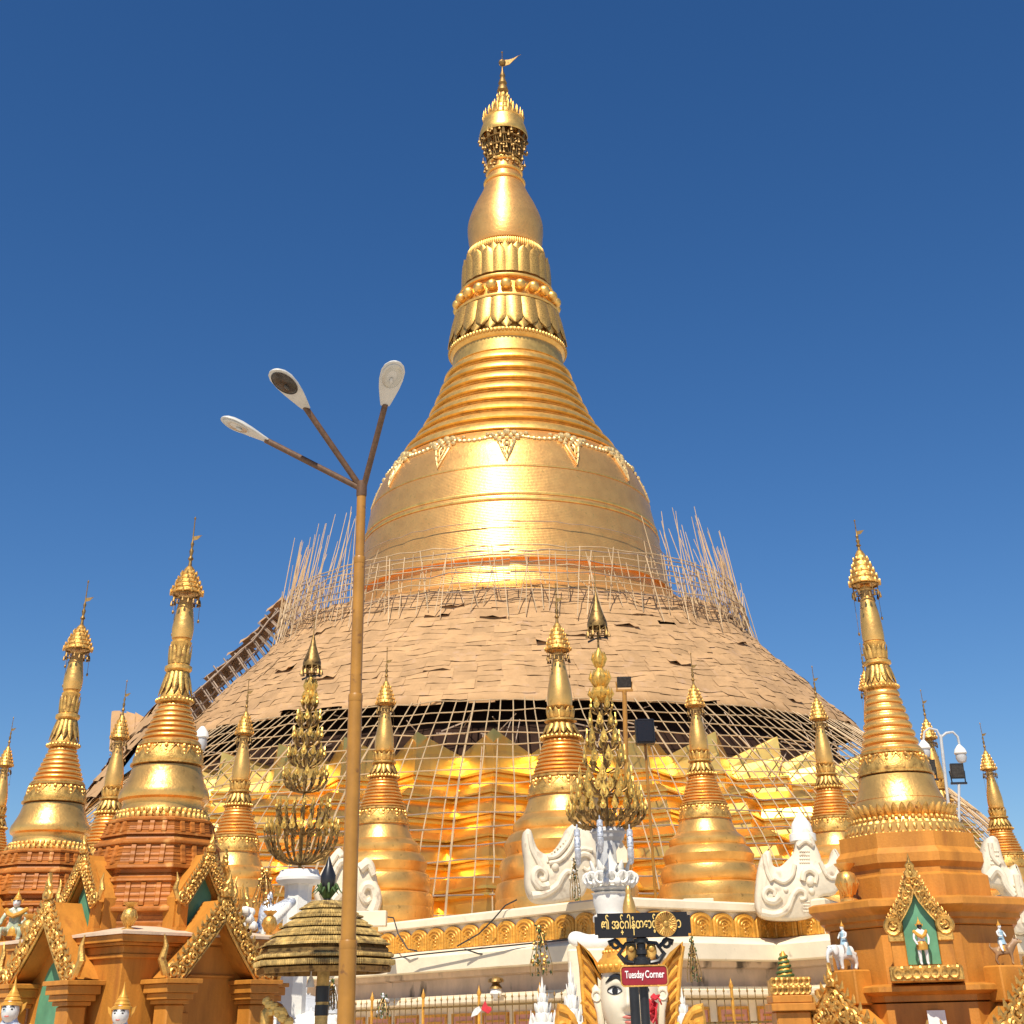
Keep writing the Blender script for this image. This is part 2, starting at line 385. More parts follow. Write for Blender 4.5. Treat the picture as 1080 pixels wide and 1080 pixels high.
b = MB(); zz = z0 + H * .53; bead_ring(b, interp(tb, zz) + .02, zz, 22, .52, 14, 10, .95); b.build('lotus_beads', G_LEAF, gp)
b = MB()
for zz in (z0 + H * .44, z0 + H * .62):
    rr = interp(tb, zz); b.torus((0, 0, zz), rr - .05, .17, 'z', 72, 8)
b.build('bead_rim', G_LEAF, gp)
b = MB(); petal_ring(b, interp(tb, z0 + H * .66) - .1, z0 + H * .66, interp(tb, z0 + H * .88) + .22, z0 + H * .89, 22, .03, 1.03, 8, 7, blunt=9); petal_ring(b, interp(tb, z0 + H * .66) - .25, z0 + H * .66, interp(tb, z0 + H * .88) + .12, z0 + H * .92, 22, .025, 1.0, 8, 7, blunt=8, ph=pi / 22)
b.build('upturned_lotus_petals', G_CARVE, gp)
# banana bud
bud = smooth_prof(sil(0, PY, [(170, 15.5), (178, 16.3), (188, 18.2), (200, 22.5), (215, 31), (230, 37.5), (243, 39.8), (256, 38.6), (266, 36)], True), 5)
bud = [(bud[0][0], zt2)] + [q for q in bud if q[1] > zt2]
MB().lathe(bud, 80).build('banana_bud', G_BELL, gp)
zbt = bud[-1][1]; rbt = bud[-1][0]
b = MB()
for k in range(3):
    zz = zbt - 2.6 + k * 1.1; b.torus((0, 0, zz), interp(bud, zz) + .02, .20, 'z', 48, 8)
b.build('neck_ring', G_LEAF, gp)
# jewelled umbrella
def zz_(py): return z_on_axis(0, PY, py)
px = proj((0, PY, zz_(130)))[2] / F
hti = thing('hti_umbrella', None, None); hti.parent = gp
b = MB(); zd0, zd1 = zz_(145), zz_(125)
b.lathe([(24.5 * px, zd0 - .2), (25.5 * px, zd0), (24.8 * px, zd0 + .4)] + [(r_ * px, zz_(q)) for r_, q in ((20.5, 129), (21.3, 128), (16.5, 125.5), (15, 121), (15.6, 120), (10.8, 117.5), (9.6, 113), (10.2, 112.3), (6.6, 109.5), (6, 104.5), (6.5, 103.8), (3.8, 100))], 64, cap=False)
b.build('umbrella_drum', G_LEAF, hti)
b = MB()
for zc, rc, n_, h in ((zz_(128), 20.6 * px, 24, 1.0), (zz_(120), 15 * px, 16, .8), (zz_(112.3), 9.8 * px, 12, .65), (zz_(103.8), 6.1 * px, 9, .5)):
    for k in range(n_):
        a = 2 * pi * k / n_; c, s_ = cos(a), sin(a)
        b.tube([(rc * c, rc * s_, zc), (rc * 1.03 * c, rc * 1.03 * s_, zc + h * .35), (rc * 1.02 * c, rc * 1.02 * s_, zc + h)], [.10, .13, .015], 6)
b.build('flame_crest', G_CARVE, hti)
b = MB()
b.lathe([(4.2 * px, zz_(101)), (3.6 * px, zz_(98)), (6.2 * px, zz_(96)), (5.0 * px, zz_(92)), (3.4 * px, zz_(90)), (4.8 * px, zz_(88)), (3.2 * px, zz_(84)), (2.2 * px, zz_(82)), (3.2 * px, zz_(80)), (1.2 * px, zz_(75)), (.6 * px, zz_(70)), (.4 * px, zz_(56)), (1.2 * px, zz_(55.2)), (.2 * px, zz_(54))], 20)
b.build('diamond_spire', G_OLD, hti)
b = MB(); zv = zz_(66)
b.prism([(0, zv - .5), (.7, zv - .25), (1.6, zv + .8), (1.9, zv + 1.0), (1.2, zv + .55), (.7, zv + .35), (0, zv + .3), (-.3, zv + .1), (-.3, zv - .3)], -.05, .05)
b.sphere((0, 0, zv), .38, 8, 6); b.build('vane_flag', G_OLD, hti)
b = MB()
for k in range(16):
    a = 2 * pi * k / 16; a2 = a + 2 * pi / 16
    top = (24 * px * cos(a), 24 * px * sin(a), zd0 + .1); bot = (15.6 * px * cos(a2), 15.6 * px * sin(a2), zz_(176)); bot0 = (15.6 * px * cos(a), 15.6 * px * sin(a), zz_(176))
    b.tube([top, bot], .06, 5); b.tube([top, bot0], .07, 5)
    t2 = (24 * px * cos(a2), 24 * px * sin(a2), zd0 + .1); b.tube([t2, bot0], .06, 5)
for py_, rr in ((153, 22.5), (161, 20), (171, 17.5)): b.torus((0, 0, zz_(py_)), rr * px, .09, 'z', 40, 5)
b.tube([(0, 0, zz_(178)), (0, 0, zd1)], [.9, .5], 10); b.build('umbrella_cage', G_OLD, hti)
b = MB()
for k in range(230):
    a = random.random() * 2 * pi; t = random.random(); rr = (24.5 - 8 * t) * px + random.uniform(-.6, .3); zq = zd0 - .3 - t * (zd0 - zz_(181))
    b.tube([(rr * cos(a), rr * sin(a), zq + .5), (rr * cos(a), rr * sin(a), zq + .12)], .025, 4); b.lathe([(.03, .18), (.10, .12), (.16, -.12)], 6, (rr * cos(a), rr * sin(a), zq))
b.build('hanging_bells', G_OLD, hti)
# floral drops on the bell shoulder
NORN = 13
zo0 = zb1 - .25
def bell_pt(a, z, off=.06):
    r = interp(bell, z) + off; return (r * sin(a), -r * cos(a), z)
b0 = None
for k in range(NORN):
    b = MB(); a0 = 2 * pi * k / NORN - .012
    def P(u, v, o=.08):      # u across in metres, v down along the bell from its shoulder
        z = zo0 - v * .86; return bell_pt(a0 + u / interp(bell, z), z, o)
    b.tube([P(0, .2), P(-.45, .9), P(-.55, 1.5), P(-.3, 2.4), P(0, 3.4), P(.3, 2.4), P(.55, 1.5), P(.45, .9), P(0, .2)], .10, 6)
    b.tube([P(0, .9), P(-.22, 1.5), P(0, 2.6), P(.22, 1.5), P(0, .9)], .08, 6)
    for u, v, q in ((0, .25, .38), (-.55, .35, .3), (.55, .35, .3), (-1.05, .55, .28), (1.05, .55, .28), (-.8, .95, .22), (.8, .95, .22), (-.55, 1.3, .2), (.55, 1.3, .2), (0, 1.1, .2), (0, 1.7, .16), (-1.45, .35, .2), (1.45, .35, .2), (-.3, .75, .2), (.3, .75, .2), (-.32, 2.1, .13), (.32, 2.1, .13), (-.16, 2.7, .12), (.16, 2.7, .12)):
        c = P(u, v, .1); b.sphere(c, q * random.uniform(.8, 1.1), 7, 5)
    b.build('floral_drop', G_PALE, gp)
b = MB()
for k in range(NORN):
    a0 = 2 * pi * k / NORN - .012; a1 = a0 + 2 * pi / NORN; pts = []
    for i in range(13):
        t = i / 12; z = zo0 - .25 - .55 * sin(pi * t); pts.append(bell_pt(a0 + (a1 - a0) * t, z, .05))
    b.tube(pts, .11, 5)
    for i in range(1, 12): b.sphere(pts[i], .17, 6, 4)
b.build('flower_garland', G_PALE, gp)
# zigzag terraces
NZ = 44
def zz_ring(r, z, amp, lift=0.0, ph=0.0):
    row = []
    for j in range(2 * NZ):
        a = 2 * pi * j / (2 * NZ) + ph; pk = (j % 2 == 0)
        rr = r + (amp / 2 if pk else -amp / 2); row.append((rr * sin(a), -rr * cos(a), z + (lift if pk else 0)))
    return row
PH = 2 * pi / NZ * -.23
tiers = [(35.4, 5.0, 8.0), (33.0, 8.0, 10.3), (30.7, 10.3, 12.6), (28.5, 12.6, 14.9)]
b = MB(); rows = []
for ti, (r, za, zc) in enumerate(tiers):
    h = zc - za; A = r * .0714; top = ti == 3
    for dr, t in ((.15, 0), (.0, .20), (.26, .22), (.26, .27), (.0, .29), (.0, .31), (.24, .33), (.24, .38), (.02, .40), (-.28, .66), (.0, .68), (.0, .72), (-.2, .735), (-.2, .755), (.10, .77), (.10, .81), (-1.1, 1.0)):
        if top and t > .40: continue
        rows.append(zz_ring(r + dr, za + h * t, A, 0, PH))
    if top:
        rows.append(zz_ring(r - .22, zc - .75, A, .35, PH)); rows.append(zz_ring(r - .36, zc - .3, A, 1.0, PH)); rows.append(zz_ring(r - .8, zc - .3, A, 1.0, PH))
rows.append(zz_ring(25.5, 14.7, 2.0, 0, PH))
b.grid(rows, True); b.build('zigzag_terraces', G_TERR, gp, smooth=False)
b = MB(); b.lathe([(25.9, 14.6), (24.0, 17), (22.4, 17.2), (20.5, 20), (18.6, 20.3), (16.6, 23)], 64, cap=False)
b.build('upper_terraces', SHADE_DARK, gp, smooth=False)  # terraces coloured dark to paint in the shade beneath the skirt

# ------------------------------------------------------------------ bamboo-mat skirt over the upper terraces
sk = thing('matting_skirt', 'wide cone of brown woven bamboo mats draped over the scaffold below the golden bell', 'matting', (GX, PY, 0))
cone = sil(0, PY, [(628, 221), (642, 233), (670, 257), (700, 291), (735, 327), (772, 368)], True)
cone = [(cone[0][0] + (-.2), cone[0][1])] + cone[1:]
zc0, zc1 = cone[0][1], cone[-1][1]
import sys; print('cone', [(round(r, 1), round(z, 1)) for r, z in cone], 'bell', round(rb0, 2), round(zb0, 2), round(rb1, 2), round(zb1, 2))
def drop(a, t=0.0):
    c = max(cos(a), 0); return (3.2 - 1.3 * t) * c ** .6
def cpt(a, t, off=0.0):
    """t = 0 at the top, 1 at the lower edge; a = 0 faces the camera"""
    z = zc1 + (zc0 - zc1) * t; r = interp(cone, z); e = 1e-2
    r2 = interp(cone, z - .2 * (1 if t < .97 else -1)); sl = (r2 - r) / .2 * (1 if t < .97 else -1); nn = Vector((1, sl)).normalized()
    return Vector(((r + nn.x * off) * sin(a), -(r + nn.x * off) * cos(a), z + nn.y * off - drop(a, t)))
b = MB(); b.grid([[cpt(2 * pi * j / 120, min(i / 10, .985), -.35) for j in range(120)] for i in range(11)], True); b.build('shade_underlay', SHADE_DARK, sk)  # added dark sheet, so holes between the mats read as shade
b = MB(); rng = random.Random(3); NR = 22
import mathutils
def lump(a, t):
    q = Vector((sin(a) * 7, cos(a) * 7, t * 6)); return mathutils.noise.noise(q) * .22 + mathutils.noise.noise(q * 2.7) * .13
for i in range(NR):
    t0 = i / NR; t1 = (i + 1.0) / NR; r = interp(cone, zc1 + (zc0 - zc1) * t0)
    nc = int(2 * pi * r / 1.5); off = rng.random()
    for j in range(nc):
        if rng.random() < .003: continue
        a0 = 2 * pi * (j + off - .04) / nc + rng.uniform(-.003, .003); a1 = 2 * pi * (j + off + 1.04) / nc + rng.uniform(-.003, .003)
        ta = t0 - .012 + rng.uniform(-.004, .004); tb_ = t1 + .006 + rng.uniform(-.004, .006)
        if i == NR - 1: tb_ += rng.uniform(-.012, .03)
        lift = rng.uniform(.006, .03) if rng.random() < .98 else rng.uniform(.08, .24); side = rng.uniform(-.03, .03); base = rng.uniform(0, .03); rows = []
        for v in range(5):
            row = []
            for u in range(5):
                tt = ta + (tb_ - ta) * v / 4; aa = a0 + (a1 - a0) * u / 4
                o = base + .02 + lift * (v / 4) ** 2 * (1 + .6 * sin(u * 2.1 + j)) + side * (u / 2 - 1) + rng.uniform(-.012, .012)
                row.append(cpt(aa, min(max(tt, 0), 1.03), max(o, .0) + lump(aa, tt)))
            rows.append(row)
        b.grid(rows)
b.build('woven_mats', MATTING, sk, ang=60)
# lattice flap standing off the left limb
b = MB(); fl = MB(); rng = random.Random(5)
for i in range(16):
    t = .08 + .9 * i / 15
    for a in (-1.62, -1.52, -1.43):
        b.tube([cpt(a, t, .1), cpt(a - .01, t - .02, 2.0 + .3 * sin(i))], .06, 5)
    b.tube([cpt(-1.66, t, 1.7), cpt(-1.40, t, 1.0)], .05, 5)
for a, o in ((-1.62, 1.9), (-1.57, 1.0), (-1.52, 1.9), (-1.46, .9), (-1.43, 1.7)):
    b.tube([cpt(a, .05 + .93 * i / 11, o + rng.uniform(-.1, .1)) for i in range(12)], .06, 5)
for i in range(11):
    rows = []; t0, t1 = i / 11, (i + 1.15) / 11; o0 = 1.85 + rng.uniform(-.15, .3)
    for v in range(4): rows.append([cpt(-1.50 - .26 * u / 4 - .02 * rng.random(), min(t0 + (t1 - t0) * v / 3, 1), o0 + .45 * u / 4 + .25 * (v / 3) ** 2 + rng.uniform(-.06, .06) + .2) for u in range(5)])
    if rng.random() < .95: fl.grid(rows)
b.build('lattice_support', BAMBOO_OLD, sk); 
fl.build('raised_mat_flap', MATTING, sk, ang=60)
# boxed-in left end and lower mats
zl = cone[0][1]
b = MB(); rng = random.Random(9)
def lowpt(a, t, off=0.0):
    r = 26.0 + t * 8.5; z = 21.6 - t * 13; return Vector(((r + off * .6) * sin(a), -(r + off * .6) * cos(a), z + off * .8))
for i in range(9):
    for j in range(10):
        a0 = -1.41 + j * .045 + rng.uniform(-.01, .01); a1 = a0 + .058; t0 = i / 9 - .01; t1 = (i + 1.2) / 9; l_ = rng.uniform(.02, .25); s_ = rng.uniform(-.1, .1); rows = []
        for v in range(4): rows.append([lowpt(a0 + (a1 - a0) * u / 3, t0 + (t1 - t0) * v / 3, .1 + l_ * (v / 3) ** 2 + s_ * (u / 1.5 - 1) + rng.uniform(-.08, .08)) for u in range(4)])
        b.grid(rows)
for k in range(4):
    p = at(127 + 8 * k, 750, 99) - Vector((0, PY, 0)); q = at(125 + 8 * k, 792, 96.6) - Vector((0, PY, 0))
    p2 = at(136 + 8 * k, 749 + 2 * k, 99) - Vector((0, PY, 0)); q2 = at(134 + 8 * k, 794, 96.6) - Vector((0, PY, 0))
    rows = [[p.lerp(q, v / 4) + (p2.lerp(q2, v / 4) - p.lerp(q, v / 4)) * (u / 3) + Vector((0, rng.uniform(-.12, .12) + .3 * (k % 2), 0)) for u in range(4)] for v in range(5)]
    b.grid(rows); b.grid([[w + Vector((0, .4, 0)) for w in r_] for r_ in rows])
b.build('lower_mats', MATTING, sk, ang=60)
b = MB(); b.grid([[lowpt(-1.38 + .042 * j, i / 6 * .95, -.4) for j in range(10)] for i in range(7)]); b.build('lower_shade_underlay', SHADE_DARK, sk)  # added dark sheet painting the shade behind the lower mats

# ------------------------------------------------------------------ scaffold round the bell
us = thing('upper_scaffold', 'fringe of thin bamboo poles fanning up around the foot of the great golden bell', 'scaffold', (GX, PY, 0))
rt, zt_ = cone[-1]
rng = random.Random(11); stuff = MB(); cnt = 0
def into(dst, q): dst.f += [tuple(i + len(dst.v) for i in f) for f in q.f]; dst.v += q.v
def fr(a): return .9 * max(cos(a), 0)
NP = 230
for k in range(NP):
    a = -2.62 + 5.24 * (k + .5) / NP + rng.uniform(-.012, .012); aa = abs(a)
    f_ = min(max((aa - .50) / .16, 0), 1)
    if (aa < .58 and k % 4) or (aa < .68 and k % 2): continue
    ro = rt + 1.5 + rng.uniform(-.35, .35); lean = rng.uniform(.5, 2.0)
    h = (1.8 + 4.9 * f_) * rng.uniform(.72, 1.12); z0_ = zt_ - 2.6 - fr(a) + rng.uniform(-.4, .3); da = rng.uniform(-.035, .035)
    pts = [((ro - lean * u) * sin(a + da * u), -(ro - lean * u) * cos(a + da * u), z0_ + h * u + .15 * sin(3 * u + k)) for u in (0, .35, .7, 1)]
    m_ = MB().tube(pts, [.037, .035, .03, .022], 5)
    if cnt < 100 and aa < 1.75: m_.build('pole', BAMBOO, us); cnt += 1
    else: into(stuff, m_)
for k in range(90):
    a = (1 if k % 2 else -1) * rng.uniform(1.7, 2.6); ro = rt + rng.uniform(.9, 1.7); lean = rng.uniform(.4, 1.8); h = 6.4 * rng.uniform(.75, 1.12); z0_ = zt_ - 2.6; da = rng.uniform(-.03, .03)
    into(stuff, MB().tube([((ro - lean * u) * sin(a + da * u), -(ro - lean * u) * cos(a + da * u), z0_ + h * u) for u in (0, .5, 1)], [.037, .032, .022], 5))
# raking poles from the mats up to the walkway
for k in range(210):
    a = 2 * pi * k / 210 + rng.uniform(-.012, .012); da = rng.uniform(-.05, .05); ra_ = rt + 1.1 + rng.uniform(0, .6)
    p0 = cpt(a, rng.uniform(.10, .30), .2); p1_ = Vector((ra_ * sin(a + da), -ra_ * cos(a + da), zt_ - .4 - fr(a) + rng.uniform(-.3, .8)))
    into(stuff, MB().tube([p0, (p0 + p1_) / 2 + Vector((0, 0, rng.uniform(-.1, .1))), p1_], .036, 4))
o = stuff.build('raking_poles', BAMBOO, us); o['kind'] = 'stuff'
for i, (rr, zz) in enumerate(((1.0, .35), (1.1, .0), (1.15, -.35), (1.3, -.75), (1.4, -1.1), (1.6, -1.6), (1.8, -2.2), (1.5, -2.7))):
    pts = [((rt + rr + rng.uniform(-.10, .10)) * sin(2 * pi * j / 84), -(rt + rr + rng.uniform(-.10, .10)) * cos(2 * pi * j / 84), zt_ + zz - fr(2 * pi * j / 84) + rng.uniform(-.11, .11)) for j in range(85)]
    MB().tube(pts, .042, 5).build('ledger', BAMBOO_OLD if i % 2 else BAMBOO, us)
zz = zb0 + 2.4; rr = interp(bell, zz) + .35
MB().tube([(rr * sin(2 * pi * j / 72), -rr * cos(2 * pi * j / 72), zz + rng.uniform(-.08, .08)) for j in range(73)], .028, 5).build('ledger', BAMBOO_OLD, us)

# ------------------------------------------------------------------ grid scaffold over the golden terraces
ls = thing('lower_scaffold', 'net-like grid of bamboo poles sloping over the golden zigzag terraces', 'scaffold', (GX, PY, 0))
re_, ze = cone[0]
def gpt(a, t, o=0.0):
    r = re_ - .4 + t * 12.6 + 1.7 * sin(pi * t); zs = ze + .2 - drop(a, 1); z = zs - t * (zs - 5.6); return Vector(((r + o * .6) * sin(a), -(r + o * .6) * cos(a), z + o * .7))
rng = random.Random(21); NU = 133
gs = MB()
wob = [[rng.uniform(-1, 1) for _ in range(20)] for _ in range(NU)]
for k in range(NU):
    a = -1.72 + 3.44 * k / (NU - 1) + rng.uniform(-.006, .006)
    pts = [gpt(a + wob[k][i] * .0013, i / 9 * rng.uniform(.99, 1.0), .04 * wob[k][i]) for i in range(10)]
    q = MB().tube(pts, .034 if k % 7 else .055, 5)
    if 17 <= k < 116: q.build('pole', BAMBOO, ls)
    else: gs.f += [tuple(i + len(gs.v) for i in f) for f in q.f]; gs.v += q.v
o = gs.build('side_poles', BAMBOO, ls); o['kind'] = 'stuff'
for i in range(16):
    t = .03 + .92 * i / 15; full = 2 if t < .45 else (1 if i % 2 else 2)
    pts = []; m_ = MB()
    for j in range(61):
        a = -1.72 + 3.44 * j / 60; pts.append(gpt(a, t + rng.uniform(-.006, .006), rng.uniform(-.05, .08)))
    m_.tube(pts, .035, 5); m_.build('ledger', BAMBOO if t < .5 else BAMBOO_OLD, ls)
b = MB()
for k in range(70):
    a = rng.uniform(-1.5, 1.5); t = rng.uniform(.0, .3); b.tube([gpt(a, t, -.2), gpt(a + rng.uniform(-.06, .06), t + rng.uniform(-.1, .15), -1.6)], .035, 4)
for k in range(60):
    a = rng.uniform(-1.6, 1.6); r1 = rng.uniform(24.5, 27); z1 = rng.uniform(14.6, 16.2); a2 = a + rng.uniform(-.09, .09)
    b.tube([(r1 * sin(a), -r1 * cos(a), z1), (r1 * sin(a2), -r1 * cos(a2), z1 + rng.uniform(-.5, .9))], .05, 4)
o = b.build('brace_poles', BAMBOO_OLD, ls); o['kind'] = 'stuff'
# ------------------------------------------------------------------ lower white terrace with gold petals
def XY(px, Y, py=960): p = at(px, py, Y); return (p.x, p.y)
wp = [XY(-260, 71.3), XY(372, 53.47), XY(652, 43.24), XY(815, 47.15), XY(868, 45.31), XY(905, 50.02), XY(1010, 48.87), XY(1062, 45.42), XY(1300, 57.5), XY(1500, 71.3)]
zw = lambda py: at(652, py, 43.24).z
ZF = zw(950) - .22
tw = thing('terrace_wall', 'cream terrace wall with a row of gold arched petals above a jutting ledge', 'terrace wall')
def band(name, prof, m, ang=38, parent=tw): return MB().sweep(wp, prof).build(name, m, parent, ang=ang)
z0_, z1_, z2_, z3_, z4_, z5_, z6_ = [zw(q) for q in (946, 957, 986, 993, 1013, 1041, 1052)]
zl1 = z5_ - .2
band('coping', [(-1.2, z1_), (.12, z1_), (.16, z1_ + .04), (.16, z0_ - .05), (.10, z0_), (-1.2, z0_)], CREAM)
band('petal_backing', [(-1.0, z2_), (.0, z2_), (.0, z1_ - .003), (-1.0, z1_ - .003)], CREAM)
band('ledge', [(-.8, z4_), (.78, z4_), (.82, z4_ + .03), (.82, z3_ - .05), (.78, z3_), (.25, z2_ - .003), (-.8, z2_ - .003)], CREAM)
band('recessed_band', [(-1.0, z5_), (.10, z5_), (.10, z4_ - .2), (.30, z4_ - .15), (.30, z4_ - .003), (-1.0, z4_ - .003)], CREAM_DIRTY)
band('lower_moulding', [(-1.0, z6_), (.62, z6_), (.66, z6_ + .04), (.66, z6_ + .16), (.45, z6_ + .2), (.45, z6_ + .25), (.2, z5_ - .003), (-1.0, z5_ - .003)], CREAM)
band('lower_wall', [(-1.0, 0), (.25, 0), (.25, z6_ - .003), (-1.0, z6_ - .003)], CREAM)
band('plinth_step', [(.253, .0), (1.3, .0), (1.3, .5), (.9, .55), (.9, .9), (.253, .95)], CREAM)
# the gold petals
def petal_mesh():
    w, h = .355, .90; b = MB(); out = []
    for i in range(17):
        t = i / 16; a = pi * t; out.append((w * cos(a) * (1 if sin(a) < .5 else 1), h * .62 + (h * .38) * sin(a)))
    out = [(w, 0)] + out + [(-w, 0)]
    b.prism(out, -.10, .02, .03)
    b.tube([(w * .72 * cos(pi * i / 14), -.105, h * .55 + h * .30 * sin(pi * i / 14)) for i in range(15)], .035, 6)
    b.tube([(w * .72, -.10, 0), (w * .72, -.105, h * .55)], .035, 6); b.tube([(-w * .72, -.10, 0), (-w * .72, -.105, h * .55)], .035, 6)
    b.tube([(w * .42 * cos(pi * i / 12), -.105, h * .50 + h * .20 * sin(pi * i / 12)) for i in range(13)], .030, 6)
    for q in range(3): b.torus((0, -.11, h * (.50 - .15 * q)), .075 - .012 * q, .022, 'y', 12, 5)
    b.tube([(0, -.10, .02), (0, -.11, h * .3)], .03, 5)
    return b
pm = petal_mesh().build('lotus_petal', G_PAINT, tw); first = True
for (a, b_) in ((wp[1], wp[2]), (wp[2], wp[3]), (wp[3], wp[4]), (wp[4], wp[5]), (wp[6], wp[7]), (wp[7], wp[8])):
    A, B = Vector(a), Vector(b_); L = (B - A).length; nn = max(1, round((L - .2) / .90)); d = (B - A).normalized(); nr = Vector((d.y, -d.x))
    for k in range(nn):
        p = A + d * (L * (k + .5) / nn) + nr * .012
        o = pm if first else pm.copy()
        if not first: COL.objects.link(o); o.parent = tw
        first = False
        o.location = (p.x, p.y, z2_ + .02); o.rotation_euler = (0, 0, atan2(d.y, d.x)); o.scale = (L / nn / .74, 1, (z1_ - z2_ - .06) / .9)
# pink sunk panels on the lower wall
pp = MB(); pp.box(-.55, -.02, 0, .55, .05, .62); pp = pp.build('pink_panel', PINK, tw, smooth=False)
fr = MB(); fr.box(-.62, -.05, .62, .62, .03, .70); fr.box(-.62, -.05, -.08, .62, .03, 0); fr.box(-.62, -.05, 0, -.55, .03, .62); fr.box(.55, -.05, 0, .62, .03, .62)
for i in range(3): fr.box(-.40, -.045, .14 + .15 * i, .40, -.021, .20 + .15 * i)
frm = fr.build('panel_frame', G_PAINT, pp, smooth=False); first = True
for (a, b_) in ((wp[1], wp[2]), (wp[2], wp[3]), (wp[3], wp[4])):
    A, B = Vector(a), Vector(b_); L = (B - A).length; nn = max(1, int(L / 1.5)); d = (B - A).normalized(); nr = Vector((d.y, -d.x))
    for k in range(nn):
        p = A + d * (L * (k + .5) / nn) + nr * .27
        o = pp if first else copy_tree(pp, tw)
        first = False; o.location = (p.x, p.y, z6_ - .95); o.rotation_euler = (0, 0, atan2(d.y, d.x))
# terrace floor behind the wall
fl = MB(); inner = [(40 * sin(-1.9 + 3.8 * i / 24), PY - 40 * cos(-1.9 + 3.8 * i / 24)) for i in range(25)]
bm_pts = wp + [(60, 125), (-60, 125)]
fl.add([(x, y, ZF - .01) for x, y in bm_pts], [tuple(range(len(bm_pts)))]); tag(fl.build('terrace_floor', FLOORM, smooth=False), kind='structure')
# low fence in front of the wall
def offset_path(o_):
    b = MB(); b.sweep(wp[1:5], [(o_, 0), (o_ + .001, 0)]); n_ = 4; return [(b.v[i * 2][0], b.v[i * 2][1]) for i in range(n_)]
fp = offset_path(1.9)
zr0, zr1 = at(560, 1084, 41.5).z, at(560, 1058, 41.5).z
fe = thing('spiked_fence', 'low brass-coloured fence of thin spiked bars in front of the cream terrace wall', 'fence')
for z in (zr0, zr1): MB().sweep(fp, [(-.03, z), (.03, z), (.03, z + .05), (-.03, z + .05)]).build('rail', G_OLD, fe, smooth=False)
bars = MB(); posts = []; cnt = 0
for (a, b_) in zip(fp, fp[1:]):
    A, B = Vector(a), Vector(b_); L = (B - A).length; d = (B - A).normalized(); nn = int(L / .30)
    for k in range(nn):
        p = A + d * (k + .5) * L / nn
        big = k % 9 == 4
        q = MB().tube([(p.x, p.y, 0 if not big else 0), (p.x, p.y, zr1 + .18 + .1 * big)], .014 if not big else .045, 6); q.lathe([(.014, 0), (.032, .03), (.01, .10), (.002, .16)] if not big else [(.05, 0), (.07, .06), (.03, .16), (.004, .26)], 6, (p.x, p.y, zr1 + .18 + .1 * big))
        if big: q.build('fence_post', G_PAINT, fe)
        elif cnt < 98: q.build('bar', G_OLD, fe); cnt += 1
        else: bars.f += [tuple(i + len(bars.v) for i in f) for f in q.f]; bars.v += q.v
if bars.v: o = bars.build('bars', G_OLD, fe); o['kind'] = 'stuff'
# loose cables along the ledge
def wall_pt(px, py, Y): return at(px, py, Y)
c1 = MB()
for pts in ([(400, 966, 50.6), (415, 968, 50.14), (420, 985, 49.45), (430, 1001, 49.22), (440, 1003, 48.99)], [(482, 998, 47.49), (505, 985, 47.15), (520, 970, 46.92), (533, 955, 46.69), (545, 949, 46.46)], [(490, 1001, 46.92), (505, 1006, 46.69), (530, 1007, 46.46), (550, 1001, 45.66), (566, 997, 45.08)], [(400, 1013, 49.91), (440, 1007, 48.76), (480, 1003, 47.38), (530, 998, 45.77), (600, 991, 43.93)]):
    c1.tube([at(*q) for q in pts], .022, 6)
tag(c1.build('loose_cable', CABLE), 'thin black cables sagging across the gold petals and ledge of the terrace wall', 'cable')

